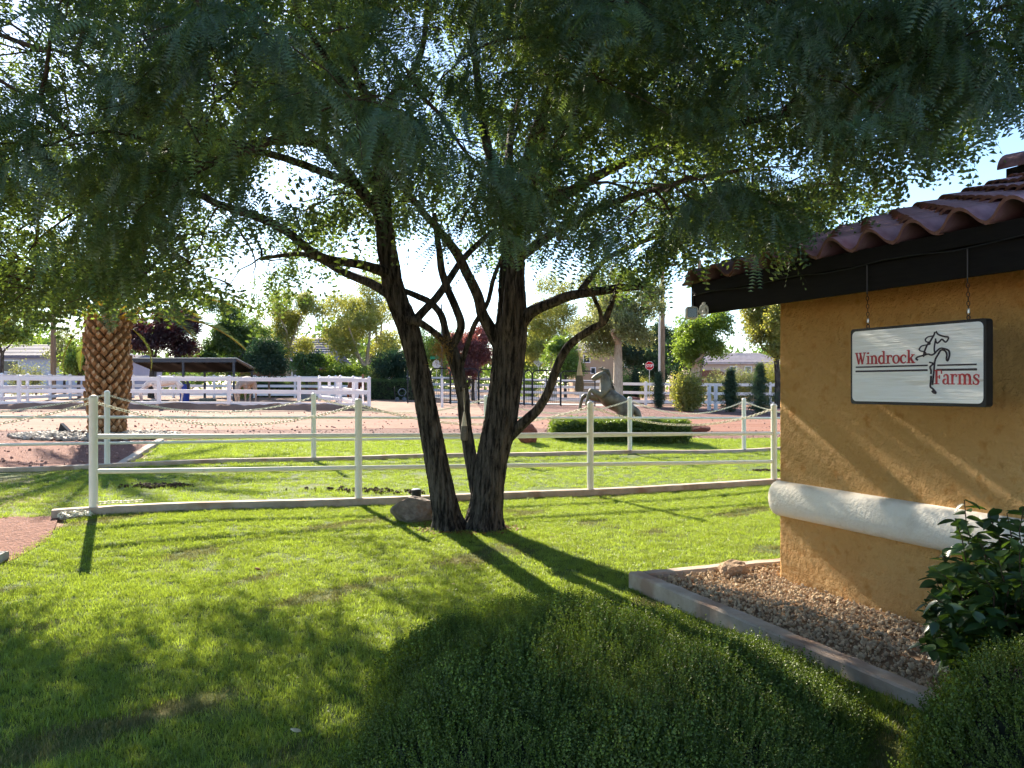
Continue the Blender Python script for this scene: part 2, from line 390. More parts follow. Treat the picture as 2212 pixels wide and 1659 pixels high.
# leaves: what they reflect, what they let through; far tree colours lightened in place of haze
M['mesquite'] = leafmat('mesquite_leaf', (0.044, 0.094, 0.056), (0.12, 0.195, 0.026), 0.46, 0.35, 0.06, 0.45, c2=(0.066, 0.122, 0.062), t2=(0.21, 0.285, 0.032), attr=True)
M['grass'] = leafmat('grass_blade', (0.12, 0.195, 0.026), (0.36, 0.46, 0.035), 0.5, 0.3, 0.05, 0.4, c2=(0.14, 0.215, 0.034), t2=(0.40, 0.51, 0.05))
M['drygrass'] = leafmat('dry_grass_blade', (0.16, 0.15, 0.06), (0.24, 0.22, 0.07), 0.45, 0.3, 0.04, 0.5, c2=(0.10, 0.13, 0.035), t2=(0.2, 0.22, 0.04))
M['groundcover'] = leafmat('groundcover_leaf', (0.060, 0.105, 0.013), (0.10, 0.15, 0.010), 0.3, 0.45, 0.03, 0.5, c2=(0.130, 0.185, 0.030), t2=(0.15, 0.21, 0.015))
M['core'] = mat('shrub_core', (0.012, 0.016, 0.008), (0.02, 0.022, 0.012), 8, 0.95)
M['glossleaf'] = leafmat('glossy_leaf', (0.028, 0.062, 0.022), (0.09, 0.18, 0.014), 0.35, 0.4, 0.06, 0.35, c2=(0.048, 0.088, 0.028), t2=(0.14, 0.24, 0.02))
M['purple'] = leafmat('plum_leaf', (0.026, 0.012, 0.020), (0.06, 0.014, 0.018), 0.4, 0.4, 0.06, 0.4, c2=(0.04, 0.016, 0.022), t2=(0.12, 0.03, 0.022), attr=True)
M['maroon'] = leafmat('maroon_leaf', (0.101, 0.032, 0.046), (0.270, 0.068, 0.061), 0.5, 0.4, 0.06, 0.4, c2=(0.149, 0.054, 0.054), t2=(0.405, 0.135, 0.081), attr=True)
M['darkgreen'] = leafmat('dark_green_leaf', (0.045, 0.098, 0.033), (0.105, 0.195, 0.022), 0.4, 0.4, 0.05, 0.4, c2=(0.075, 0.135, 0.038), t2=(0.195, 0.300, 0.030), attr=True)
M['midgreen'] = leafmat('mid_green_leaf', (0.077, 0.154, 0.036), (0.196, 0.308, 0.028), 0.5, 0.4, 0.05, 0.4, c2=(0.126, 0.210, 0.042), t2=(0.308, 0.420, 0.042), attr=True)
M['yellowgreen'] = leafmat('yellow_green_leaf', (0.144, 0.198, 0.048), (0.336, 0.372, 0.048), 0.5, 0.35, 0.05, 0.4, c2=(0.228, 0.228, 0.060), t2=(0.504, 0.456, 0.072), attr=True)
M['greygreen'] = leafmat('grey_green_leaf', (0.125, 0.156, 0.069), (0.250, 0.288, 0.075), 0.45, 0.35, 0.05, 0.4, c2=(0.188, 0.200, 0.088), t2=(0.375, 0.375, 0.100), attr=True)
M['evergreen'] = leafmat('evergreen_leaf', (0.022, 0.050, 0.029), (0.036, 0.090, 0.022), 0.25, 0.35, 0.03, 0.5, attr=True)
M['pine'] = leafmat('pine_needle', (0.045, 0.090, 0.051), (0.075, 0.135, 0.030), 0.3, 0.35, 0.04, 0.5, attr=True)
M['hedge'] = leafmat('hedge_leaf', (0.060, 0.115, 0.020), (0.18, 0.26, 0.02), 0.45, 0.35, 0.05, 0.4, c2=(0.09, 0.15, 0.03), attr=True)
M['palmleaf'] = leafmat('palm_leaf', (0.07, 0.115, 0.035), (0.18, 0.24, 0.03), 0.45, 0.3, 0.06, 0.4)
M['deadleaf'] = mat('dead_leaf', srgb(112, 66, 36), srgb(150, 100, 60), 20, 0.8)
M['paleleaf'] = mat('pale_leaf', srgb(206, 190, 150), rough=0.8)
M['drystick'] = mat('dry_stick', srgb(170, 140, 84), srgb(130, 100, 54), 20, 0.95)

# ------------------------------------------------------------------ setting: land, lawns, roads, kerbs
def grid_ground():
    ys = np.r_[np.arange(-12, 30, 0.5), np.arange(30, 70, 1.0), np.arange(70, 200, 8), [260, 400, 700, 1200, 2000]]
    xs = np.r_[[-1800, -900, -500, -300, -200, -140], np.arange(-100, -40, 5), np.arange(-40, 40.1, 0.8), np.arange(45, 101, 5), [140, 200, 300, 500, 900, 1800]]
    X, Y = np.meshgrid(xs, ys); V = np.stack([X, Y, T(X, Y)-0.012], -1).reshape(-1, 3); nu = len(xs)
    i = np.arange(len(ys)-1)[:, None]*nu+np.arange(nu-1)[None]
    q = np.stack([i, i+1, i+nu+1, i+nu], -1).reshape(-1, 4)
    o = link('ground', np_mesh('ground', V, q, [M['soil']], True)); o['kind'] = 'structure'
grid_ground()

NF0, NF1 = np.array([-4.85, 9.5]), np.array([4.25, 13.3])          # near pipe fence, first and last post
FF0, FF1 = np.array([-7.16, 14.5]), np.array([5.46, 19.3])         # far pipe fence
nfd = (NF1-NF0)/np.linalg.norm(NF1-NF0); ffd = (FF1-FF0)/np.linalg.norm(FF1-FF0)
WD = np.array([0.3697, -0.9291]); WN = np.array([0.9291, 0.3697])   # along the house wall towards us, and into the house
WC = np.array([2.16, 6.64])                                          # wall corner
KC = np.array([1.03, 6.64])                                          # planter kerb corner

LAWN_L = [(-5.6, -3), (-5.2, 4.5), (-4.75, 6.2), (-4.55, 7.2), (-4.75, 8.3), (-4.95, 9.38)]
ruled('lawn', LAWN_L, [(9, -3), (9, 4.5), (9, 6.2), (9, 8.5), (9, 12), tuple(NF0+nfd*15.2)], 30, 60, 0.004, M['turf'])
ruled('verge_lawn', [tuple(NF0-nfd*3.4+(0, .1)), tuple(NF0+nfd*15+(0, .1))], [tuple(FF0-ffd*1.2), tuple(FF0+ffd*18)], 70, 40, 0.004, M['turf'])
ruled('dry_lawn', [(-13, 9.5), tuple(NF0-nfd*0.4)], [(-14, 12.2), tuple(FF0-ffd*1.2)], 30, 20, 0.010, M['dryturf'])
FL_near = [tuple(FF0+ffd*0.35+(0, .1)), tuple(FF0+ffd*19+(0, .1))]
FL_far = [(-8.3, 19.6), (-3, 21.6), (2, 22.3), (6, 22.6), (13, 24)]
ruled('far_lawn', FL_near, FL_far, 60, 30, 0.004, M['turf'])
ruled('mulch_bed', [(-16, 11.2), (-7.1, 14.6)], [(-17, 19.2), (-8.5, 19.7)], 40, 30, 0.002, M['mulch'])
ruled('mulch_patch', [(-8.6, 6.5), (-4.5, 7.3), (-4.62, 8.2), (-4.95, 8.9), (-5.2, 9.4)], [(-11, 6.8), (-10, 7.6), (-10, 8.6), (-11, 9.6)], 40, 24, 0.011, M['mulch'])
ruled('gravel_strip', [(-24, 18.4), (-8.6, 19.9), (-3, 21.7), (6, 22.7), (22, 25)], [(-26, 22), (-9, 23.0), (-3, 24.2), (6, 25.2), (24, 27.5)], 60, 14, 0.003, M['redgravel'])
ruled('dirt_road', [(-34, 20.6), (-9, 22.6), (-3, 23.8), (6, 25.0), (34, 28.5)], [(-38, 29), (-9, 30.5), (0, 31.0), (8, 31.0), (38, 34)], 60, 20, 0.009, M['road'])
ruled('gravel_yard', [(-1, 31), (9, 31), (30, 33.5)], [(-2, 44), (10, 43), (34, 41)], 40, 20, 0.006, M['redgravel'])
ruled('street', [(-90, 60), (0, 52), (8, 51), (60, 46)], [(-90, 68), (0, 62), (10, 60), (60, 56)], 40, 8, 0.012, M['asphalt'])
ruled('drive', [(-3.5, 43.2), (7, 43.2)], [(-3.5, 46.5), (7, 46.5)], 12, 6, 0.012, M['concrete_grey'])

def kerb(name, p0, p1, w, h, m, label=None, n=24, z0=None, z1=None, sink=0.1):
    p0 = np.array(p0, float); p1 = np.array(p1, float); d = (p1-p0); L = np.linalg.norm(d); d /= L; nn = np.array([-d[1], d[0]])
    b = 0.012; prof = [(-w/2, -sink), (-w/2, h-b), (-w/2+b, h), (w/2-b, h), (w/2, h-b), (w/2, -sink)]
    vs = []; fs = []; k = len(prof)
    rr = random.Random(len(name)*13+int(L*10))
    for i in range(n+1):
        t = i/n; c = p0+d*L*t
        z = float(T(c[0], c[1])) if z0 is None else z0*(1-t)+z1*t
        j = rr.uniform(-.004, .004)
        for (u, v) in prof: vs.append((c[0]+nn[0]*(u+j), c[1]+nn[1]*(u+j), z+v+(rr.uniform(-.003, .003) if v > 0 else 0)))
    for i in range(n):
        for j in range(k-1): fs.append((i*k+j, i*k+j+1, (i+1)*k+j+1, (i+1)*k+j))
    fs.append(tuple(range(k-1, -1, -1))); fs.append(tuple(n*k+j for j in range(k)))
    mb = MB(); mb.add(vs, fs); o = mb.build(name, m); o['kind'] = 'structure'
    return o
kerb('kerb', NF0-nfd*0.42, NF0+nfd*14.5, 0.16, 0.10, M['concrete'], n=90)
kerb('kerb', FF0-ffd*9, FF0+ffd*18, 0.16, 0.08, M['concrete'], n=90)
kerb('kerb', FF0+ffd*0.15+(0, .12), (-8.35, 19.5), 0.15, 0.07, M['concrete'], n=20)
pk = KC+WD*0.0
kerb('planter_kerb', KC-WD*0.065, KC+WD*6.0, 0.125, 0.09, M['concrete'], n=60, z0=0.0, z1=0.0, sink=.25)
kerb('planter_kerb', KC+WN*0.066, KC+WN*3.2, 0.125, 0.09, M['concrete'], n=30, z0=0.0, z1=0.0, sink=.25)
kerb('path_edge', (-4.55, 7.25), (-9, 6.6), 0.45, 0.09, M['concrete_grey'], n=20)

# gravel in the planter: a bed and loose stones
bed = ruled('gravel_bed', [tuple(KC+WN*0.05+WD*0.05), tuple(KC+WN*0.05+WD*6)], [tuple(KC+WN*3.2+WD*0.05), tuple(KC+WN*3.2+WD*6)], 40, 24, 0.045, M['gravelbed'])
def stone_mesh(name, seed, m, sub=1, flat=0.7, rough=0.22, cut=(0.6, 0.92), nc=7):
    bm = bmesh.new(); bmesh.ops.create_icosphere(bm, subdivisions=sub, radius=1.0); r = random.Random(seed)
    pl = [(Vector((r.gauss(0, 1), r.gauss(0, 1), r.gauss(0, 1))).normalized(), r.uniform(*cut)) for _ in range(nc)]
    for v in bm.verts:
        p = v.co.copy()
        for nrm, dd in pl:
            e = p.dot(nrm)-dd
            if e > 0: p -= nrm*e
        p *= 1+r.uniform(-rough, rough)*0.4; p.z *= flat; v.co = p
    me = bpy.data.meshes.new(name); bm.to_mesh(me); bm.free(); me.materials.append(m); return me
gsrc = [source('gravel_stone', stone_mesh('gravel_stone', i, M['gravel'], 1, 0.7)) for i in range(5)]
def planter_pts(n):
    u = RNG.uniform(0.05, 5.0, n); v = RNG.uniform(0.08, 3.0, n); 
    keep = (v < 0.98) | (u < -0.02)
    p = KC[None]+WD[None]*u[:, None]+WN[None]*v[:, None]
    q = p-WC[None]; inside = (q@WN > -0.03) & (q@WD > -0.03)
    return p[~inside]
pp = planter_pts(26000); S = 0.006+0.013*RNG.random(len(pp))**2.4
zz = 0.055+RNG.uniform(0, 0.018, len(pp))
gv = scatter('gravel', np.c_[pp, zz], RNG.uniform(0, 6.28, (len(pp), 3)), S, gsrc, kind='stuff')
setp(gv, 'loose tan gravel filling the planter along the ochre wall', 'gravel')
bs = link('stone', stone_mesh('stone', 91, M['tanrock'], 3, 0.85)); p = WC-WN*0.28-WD*0.22
bs.location = (p[0], p[1], 0.10); bs.scale = (0.12, 0.10, 0.09)
setp(bs, 'fist sized tan stone on the gravel at the house corner', 'stone')

# ------------------------------------------------------------------ house
house = thing('house', 'ochre stucco house with black eaves and a clay tile roof', 'house', (WC[0], WC[1], 0), math.atan2(WD[1], WD[0]))
# house space: x runs along the wall towards us, y = INTO the house (WN), so WN must be +y
Hs = Matrix.Rotation(math.atan2(WD[1], WD[0]), 3, 'Z')
assert (Hs@Vector((0, 1, 0))).dot(Vector((WN[0], WN[1], 0))) > 0.99
LW = 7.0; DW = 6.7; PITCH = math.tan(math.radians(17.0)); OV = 0.45; RIDGE = DW/2
def wall_mesh():
    r = 0.03; mb = MB(); n = 5
    zt = 2.36
    pts = []
    for (cx, cy, a0) in ((r, r, math.pi), (LW-r, r, 1.5*math.pi), (LW-r, DW-r, 0), (r, DW-r, .5*math.pi)):
        for i in range(n): a = a0+i*(math.pi/2)/(n-1); pts.append((cx+r*math.cos(a), cy+r*math.sin(a)))
    k = len(pts)
    vs = [(x, y, -0.15) for x, y in pts]+[(x, y, zt+max(0, min(y, DW-y))*PITCH) for x, y in pts]
    fs = [(i, (i+1) % k, k+(i+1) % k, k+i) for i in range(k)]+[tuple(k+i for i in range(k))]
    mb.add(vs, fs); return mb.mesh('wall', M['stucco'])
link('wall', wall_mesh(), house)
def band():
    R = 0.14; c = 0.70; n = 12; path = []
    prof = [(-0.095*math.sin(a)**0.8 if math.sin(a) > 0 else 0, c-R*math.cos(a)) for a in [math.pi*i/n for i in range(n+1)]]
    prof[0] = (0, c-R); prof[-1] = (0, c+R)
    vs = []; k = n+1
    def sec(base, nrm):
        for (o, z) in prof: vs.append((base[0]+nrm[0]*(-o), base[1]+nrm[1]*(-o), z))
    sec((LW, 0), (0, -1)); 
    for i in range(1, 24): sec((LW-(LW-0.03)*i/23, 0), (0, -1))
    for i in range(1, 7):
        a = math.pi/2*i/6; nx, ny = -math.sin(a), -math.cos(a); sec((0.03+0.03*nx, 0.03+0.03*ny), (nx, ny))
    sec((0, 2.0), (-1, 0)); sec((0, DW), (-1, 0))
    m = len(vs)//k; fs = [(i*k+j, i*k+j+1, (i+1)*k+j+1, (i+1)*k+j) for i in range(m-1) for j in range(k-1)]
    mb = MB(); mb.add(vs, fs); return mb.mesh('band', M['cream'], True)
link('band', band(), house)
X0 = -0.49                                           # the roof runs past the corner
# fascia: upper and lower board, soffit, deck
def hbox(name, x0, x1, y0, y1, z0, z1, m, par=house, bev=0.004):
    mb = MB(); mb.box(((x0+x1)/2, (y0+y1)/2, (z0+z1)/2), ((x1-x0)/2, (y1-y0)/2, (z1-z0)/2), bev=bev); return mb.build(name, m, par)
hbox('fascia_board', X0, LW+.4, -OV-0.03, -OV, 2.20, 2.365, M['blackwood'])
hbox('fascia_board', X0, LW+.4, -OV-0.055, -OV-0.002, 2.368, 2.462, M['blackwood'])
hbox('soffit', X0+0.01, LW+.4, -OV+0.002, -0.002, 2.27, 2.30, M['blackwood'])
def roof_z(y): return 2.440+(y+OV)*PITCH
mb = MB(); e = 0.03
for s in (0, 1):
    ya, yb = (-OV-0.03, RIDGE) if s == 0 else (DW+OV, RIDGE+0.004)
    za, zb = roof_z(-OV-0.03), roof_z(RIDGE)
    mb.prism([(X0+.02, ya, za-.02), (X0+.02, yb, zb-.02), (X0+.02, yb, zb+.004), (X0+.02, ya, za+.004)], (LW+.4-X0, 0, 0))
mb.build('roof_deck', M['blackwood'], house)
mb = MB()   # barge board on the far gable end
mb.prism([(X0-.02, -OV-.04, 2.26), (X0-.02, RIDGE, 2.26+(RIDGE+OV+.04)*PITCH), (X0-.02, RIDGE, 2.46+(RIDGE+OV+.04)*PITCH), (X0-.02, -OV-.04, 2.46)], (0.035, 0, 0))
mb.build('barge_board', M['blackwood'], house)
# S tiles, one object each
TW, TE, TL = 0.315, 0.33, 0.40
def tile_mesh(name, half=False):
    n = 16; th = 0.020; mb = MB(); A = 0.052
    def hgt(u): 
        c = math.cos(2*math.pi*u); return A*(math.copysign(abs(c)**0.85, c))
    us = [i/n for i in range(n+1)]
    us = us if not half else [u*0.6+0.2 for u in us]
    rows = [(-0.0, 0.040), (TL, -0.004)]
    vs = []
    for (y, dz) in rows:
        for u in us: vs.append(((u-0.5)*TW*1.06, y, hgt(u-0.5)+dz+th))
    for (y, dz) in rows:
        for u in us: vs.append(((u-0.5)*TW*1.06, y, hgt(u-0.5)+dz))
    k = n+1
    mb.cur = 0; top = [(i, i+1, k+i+1, k+i) for i in range(n)]
    mb.add(vs, top)
    b = 0; mb.f += [(2*k+i, 3*k+i, 3*k+i+1, 2*k+i+1) for i in range(n)]; mb.m += [0]*n
    mb.f += [(2*k+i, 2*k+i+1, i+1, i) for i in range(n)]; mb.m += [1]*n
    mb.f += [(0, k, 3*k, 2*k), (n, 2*k+n, 3*k+n, k+n)]; mb.m += [1, 1]
    return mb.mesh(name, [M['tile'], M['tile_end']], True)
tm = tile_mesh('roof_tile'); ang = math.atan(PITCH); rt = random.Random(3)
ncol = int((LW+.4-X0)/TW); nrow = int((RIDGE+OV+.1)/(TE*math.cos(ang)))+1
ncol = min(ncol, 16)
for r in range(nrow):
    for c in range(ncol):
        y = -OV-0.10+r*TE*math.cos(ang); x = X0+0.10+c*TW
        if y > RIDGE-0.1: continue
        o = link('roof_tile', tm, house, (x+rt.uniform(-.006, .006), y+rt.uniform(-.008, .008), roof_z(y)+0.052+rt.uniform(-.003, .003)), (ang+rt.uniform(-.012, .012), 0, rt.uniform(-.012, .012)))
# ridge: barrel caps on a mortar board
def cap_mesh():
    mb = MB(); n = 12; L = 0.45; vs = []
    for (x, r0) in ((0, 0.175), (L, 0.150)):
        for rr in (r0, r0-0.018):
            for i in range(n+1): a = math.pi*i/n; vs.append((x, -rr*math.cos(a)*0.95, rr*math.sin(a)))
    k = n+1
    f = [(i, 2*k+i, 2*k+i+1, i+1) for i in range(n)]+[(k+i, k+i+1, 3*k+i+1, 3*k+i) for i in range(n)]
    mb.add(vs, f); mb.cur = 1; mb.f += [(i, i+1, k+i+1, k+i) for i in range(n)]; mb.m += [1]*n
    return mb.mesh('ridge_tile', [M['tile'], M['tile_end']], True)
cm = cap_mesh(); zr = roof_z(RIDGE)
hbox('ridge_board', X0-0.0, LW, RIDGE-.10, RIDGE+.10, zr-.02, zr+0.20, M['blackwood'])
for i in range(18):
    link('ridge_tile', cm, house, (X0-0.05+i*0.40, RIDGE, zr+0.195+0.004*(i % 2)), (0, 0.02, 0))
# wire along the fascia, hooks belong to the sign chains
mb = MB(); mb.tube([(X0+.05+i*.25, -OV-0.061, 2.372+0.012*math.sin(i*1.7)-0.01) for i in range(28)], 0.004, 5); mb.build('cable', M['blackmetal'], house)

def H(x, y, z):
    v = Hs@Vector((x, y, z)); return Vector((v.x+WC[0], v.y+WC[1], v.z))

# floodlight camera at the eave end
p = H(X0+0.16, -OV-0.10, 2.225)
cmo = thing('security_camera', 'white rimmed security camera under the eave end', 'camera', p, math.atan2(-p.x, p.y)+0.15)
mb = MB(); mb.box((-0.05, 0, -0.02), (0.05, 0.045, 0.052), bev=0.02); mb.build('housing', M['whiteplastic'], cmo, True)
mb = MB(); mb.box((-0.05, -0.046, -0.02), (0.038, 0.004, 0.039), bev=0.003); mb.build('lens_face', M['blackglass'], cmo)
mb = MB(); mb.tube([(0.05+0.030*math.cos(a)*1.0, -0.012*math.cos(a), 0.0+0.048*math.sin(a)) for a in [2*math.pi*i/20 for i in range(20)]], 0.009, 6, closed=True)
mb.tube([(0.0, 0, -0.01), (0.03, 0, 0.005), (0.065, 0, 0.04)], 0.010, 6); mb.tube([(0.02, 0, -0.02), (0.05, 0, -0.02), (0.07, 0.02, -0.01)], 0.008, 6); mb.build('bracket', M['whiteplastic'], cmo, True)
mb = MB(); mb.box((0.055, 0.035, 0.02), (0.012, 0.03, 0.05), bev=0.004); mb.build('mounting_plate', M['whiteplastic'], cmo)

# ------------------------------------------------------------------ sign
SL, SH, ST = 0.955, 0.475, 0.05
sgo = H(1.30, -OV-0.035, 1.49)
sign = thing('hanging_sign', 'white hanging farm sign with red lettering and a line drawn horse', 'sign', sgo, math.atan2(WD[1], WD[0]))
def rrect(x0, z0, x1, z1, r, n=5):
    P = []
    for (cx, cz, a0) in ((x1-r, z0+r, -math.pi/2), (x1-r, z1-r, 0), (x0+r, z1-r, math.pi/2), (x0+r, z0+r, math.pi)):
        for i in range(n): a = a0+math.pi/2*i/(n-1); P.append((cx+r*math.cos(a), cz+r*math.sin(a)))
    return P
mb = MB(); mb.prism([(x, ST/2, z) for x, z in rrect(0, 0, SL, SH, 0.02)], (0, -ST, 0)); mb.build('board', M['signblack'], sign)
mb = MB(); mb.prism([(x, -ST/2-0.0005, z) for x, z in rrect(0.016, 0.018, SL-0.016, SH-0.016, 0.03)], (0, -0.003, 0)); mb.build('white_face', M['signwhite'], sign)
YF = -ST/2-0.004
def sg(x, y):
    """measured drawing coordinates -> sign plane"""
    u = (x-300)/1615.0; top = 480-135*u; bot = 1310+20*u; v = (y-top)/(bot-top)
    t = u*5.27/(4.39+u*(5.27-4.39)); return (0.016+t*(SL-0.032), SH-0.016-v*(SH-0.034))
def stroke(mb, pts, w, lift=0.0, n=None):
    P = [Vector((a, 0, b)) for a, b in pts]
    ws = w if hasattr(w, '__len__') else [w]*len(P)
    vs = []; k = len(P)
    for i, p in enumerate(P):
        t = (P[min(i+1, k-1)]-P[max(i-1, 0)]).normalized(); nn = Vector((-t.z, 0, t.x))
        for q, yy in ((nn*ws[i]/2, 0), (-nn*ws[i]/2, 0)):
            vs.append(p+q+Vector((0, YF, 0))); vs.append(p+q*0.75+Vector((0, YF-0.003-lift, 0)))
    fs = []
    for i in range(k-1):
        a = i*4; b = a+4
        fs += [(a+1, b+1, b+3, a+3), (a, b, b+1, a+1), (a+2, a+3, b+3, b+2)]
    fs += [(0, 1, 3, 2), ((k-1)*4, (k-1)*4+2, (k-1)*4+3, (k-1)*4+1)]
    mb.add(vs, fs)
def smooth(pts, k=4):
    P = [np.array(p, float) for p in pts]; out = []
    for i in range(len(P)-1):
        p0, p1, p2, p3 = P[max(i-1, 0)], P[i], P[i+1], P[min(i+2, len(P)-1)]
        for j in range(k):
            t = j/k; out.append(tuple(0.5*((2*p1)+(-p0+p2)*t+(2*p0-5*p1+4*p2-p3)*t*t+(-p0+3*p1-3*p2+p3)*t**3)))
    out.append(tuple(P[-1])); return out
HORSE = [([(1335, 470), (1355, 500), (1380, 515), (1440, 532), (1480, 535), (1488, 550), (1475, 580), (1450, 598), (1430, 580), (1405, 565), (1380, 590), (1350, 610), (1335, 590), (1328, 555)], 17),
         ([(1320, 475), (1312, 510), (1290, 545), (1260, 595), (1230, 625), (1205, 680), (1190, 720), (1180, 775)], 19),
         ([(1300, 525), (1240, 535), (1205, 565), (1215, 595), (1250, 600), (1262, 620), (1240, 628)], 13),
         ([(1235, 630), (1160, 645), (1130, 685), (1145, 705), (1190, 715), (1210, 735), (1195, 760)], 13),
         ([(1112, 815), (1090, 800), (1105, 780), (1150, 765), (1200, 750), (1240, 742), (1275, 752), (1310, 740), (1350, 700), (1390, 672), (1430, 675), (1480, 690), (1500, 715), (1502, 760), (1480, 820), (1465, 800), (1470, 750), (1455, 710), (1420, 692), (1390, 700), (1365, 740), (1335, 790), (1320, 840), (1310, 940), (1300, 1040), (1292, 1110)], 17),
         ([(1330, 580), (1318, 640), (1315, 690), (1322, 725)], 13),
         ([(1255, 840), (1290, 848), (1300, 860), (1265, 895), (1275, 940), (1272, 980)], 17),
         ([(1275, 1000), (1272, 1060), (1268, 1130), (1290, 1150), (1310, 1170), (1335, 1205), (1310, 1205), (1288, 1180)], 18)]
mb = MB()
for i, (pl, w) in enumerate(HORSE): stroke(mb, smooth([sg(*q) for q in pl], 4), w*0.00056, 0.0004*i)
mb.build('horse_drawing', M['signink'], sign)
for (a, b, w) in (((348, 905), (1232, 876), 17), ((345, 956), (1230, 933), 20), ((1352, 875), (1838, 860), 17), ((1340, 930), (1842, 920), 22)):
    mb = MB(); stroke(mb, [sg(*a), sg((a[0]+b[0])/2, (a[1]+b[1])/2), sg(*b)], w*0.00056); mb.build('line', M['signink'], sign)
# serif letters: strokes in units of x-height (baseline 0); (points, width)
def arc(cx, cy, rx, ry, a0, a1, n=12): return [(cx+rx*math.cos(math.radians(a0+(a1-a0)*i/n)), cy+ry*math.sin(math.radians(a0+(a1-a0)*i/n))) for i in range(n+1)]
S_, N_, H_ = 0.27, 0.13, 0.11
GL = {
 'W': (1.9, [([(0.22, 1.38), (0.62, 0.02)], .27), ([(0.62, .05), (0.95, 1.2)], .12), ([(0.85, 1.38), (1.25, 0.02)], .27), ([(1.25, .05), (1.62, 1.38)], .12), ([(0.0, 1.38), (0.5, 1.38)], H_), ([(0.66, 1.38), (1.1, 1.38)], H_), ([(1.38, 1.38), (1.85, 1.38)], H_)]),
 'i': (0.62, [([(0.3, 0), (0.3, 1.0)], S_), ([(0.02, .05), (0.58, .05)], H_), ([(0.04, .95), (0.3, .95)], H_), ([(0.17, 1.33), (0.43, 1.33)], .22)]),
 'n': (1.3, [([(0.3, 0), (0.3, 1.0)], S_), ([(0.02, .05), (0.56, .05)], H_), ([(0.04, .95), (0.3, .95)], H_), (arc(.62, .62, .35, .36, 170, 0)+[(.97, 0)], [.12]*5+[.18]*3+[.26]*6), ([(0.72, .05), (1.24, .05)], H_)]),
 'd': (1.25, [([(0.9, 0), (0.9, 1.5)], S_), (arc(.52, .5, .40, .46, 30, 330), [.12, .14, .18, .22, .26, .28, .28, .28, .26, .22, .18, .14, .12]), ([(0.62, 1.47), (0.9, 1.47)], H_), ([(0.9, .05), (1.2, .05)], H_)]),
 'r': (0.98, [([(0.3, 0), (0.3, 1.0)], S_), ([(0.02, .05), (0.64, .05)], H_), ([(0.04, .95), (0.3, .95)], H_), (arc(.68, .55, .32, .42, 170, 50), .13), ([(0.78, .84), (0.92, .80)], .24)]),
 'o': (1.16, [(arc(.57, .5, .43, .46, 0, 180)+arc(.57, .5, .43, .46, 195, 360), [.28, .27, .25, .22, .18, .15, .13, .15, .18, .22, .25, .27, .28, .28, .27, .25, .22, .18, .15, .13, .15, .18, .22, .25, .27, .28])]),
 'c': (1.02, [(arc(.56, .5, .42, .46, 40, 320), [.14, .16, .15, .18, .22, .27, .28, .28, .25, .2, .16, .13, .11]), ([(.80, .78), (.94, .76)], .24)]),
 'k': (1.25, [([(0.3, 0), (0.3, 1.5)], S_), ([(0.04, 1.47), (0.3, 1.47)], H_), ([(0.02, .05), (0.56, .05)], H_), ([(0.42, .45), (0.95, .93)], .13), ([(0.55, .58), (1.0, 0.03)], .26), ([(0.72, .95), (1.16, .95)], H_), ([(0.74, .05), (1.24, .05)], H_)]),
 'F': (1.15, [([(0.36, 0), (0.36, 1.4)], .29), ([(0.02, .05), (0.76, .05)], H_), ([(0.02, 1.36), (1.08, 1.36)], .12), ([(0.36, .72), (0.82, .72)], .12), ([(1.05, 1.40), (1.08, 1.02)], .13), ([(0.80, .90), (0.80, .54)], .11)]),
 'a': (1.08, [([(0.78, .12), (0.78, .66)]+[(.76, .82), (.62, .94), (.42, .95), (.24, .84)], [.25, .25, .24, .2, .15, .13]), (arc(.44, .27, .28, .24, 70, 330), [.11, .14, .2, .25, .26, .26, .25, .2, .15, .12, .11, .11, .11]), ([(.78, .12), (.88, .04), (1.05, .06)], [.22, .15, .1]), ([(.22, .78), (.34, .76)], .2)]),
 'm': (1.95, [([(0.3, 0), (0.3, 1.0)], S_), ([(0.02, .05), (0.56, .05)], H_), ([(0.04, .95), (0.3, .95)], H_), (arc(.62, .62, .34, .36, 170, 0)+[(.96, 0)], [.12]*5+[.18]*3+[.26]*6), ([(0.72, .05), (1.20, .05)], H_), (arc(1.28, .62, .34, .36, 170, 0)+[(1.62, 0)], [.12]*5+[.18]*3+[.26]*6), ([(1.38, .05), (1.9, .05)], H_)]),
 's': (0.95, [([(.80, .78), (.66, .93), (.45, .96), (.22, .86), (.2, .68), (.4, .55), (.62, .44), (.76, .28), (.66, .08), (.42, .03), (.22, .08), (.1, .24)], [.12, .12, .14, .2, .25, .27, .27, .25, .2, .13, .12, .12]), ([(.82, .96), (.82, .66)], .09), ([(.1, .04), (.1, .34)], .09)]),
}
def word(txt, x0, y0, x1, y1, xh):
    (ax, az), (bx, bz) = sg(x0, y0), sg(x1, y1)
    tot = sum(GL[c][0] for c in txt); k = (bx-ax)/tot; ky = xh; cur = 0
    for c in txt:
        mb = MB()
        for i, (pl, w) in enumerate(GL[c][1]):
            if len(pl) == 2: pl = [pl[0], ((pl[0][0]+pl[1][0])/2, (pl[0][1]+pl[1][1])/2), pl[1]]
            ww = w if not hasattr(w, '__len__') else list(w)
            if hasattr(ww, '__len__'):
                ww = (ww+[ww[-1]]*len(pl))[:len(pl)]; ww = [q*k*1.05 for q in ww]
            else: ww = ww*k*1.05
            P = []
            for (gx, gy) in pl:
                xx = ax+(cur+gx)*k; zz = az+(bz-az)*((cur+gx)/tot)+gy*ky; P.append((xx, zz))
            stroke(mb, P, ww, 0.0003*i)
        mb.build('letter', M['signred'], sign)
        cur += GL[c][0]
word('Windrock', 338, 873, 1078, 850, 0.052)
word('Farms', 1308, 1102, 1880, 1104, 0.058)
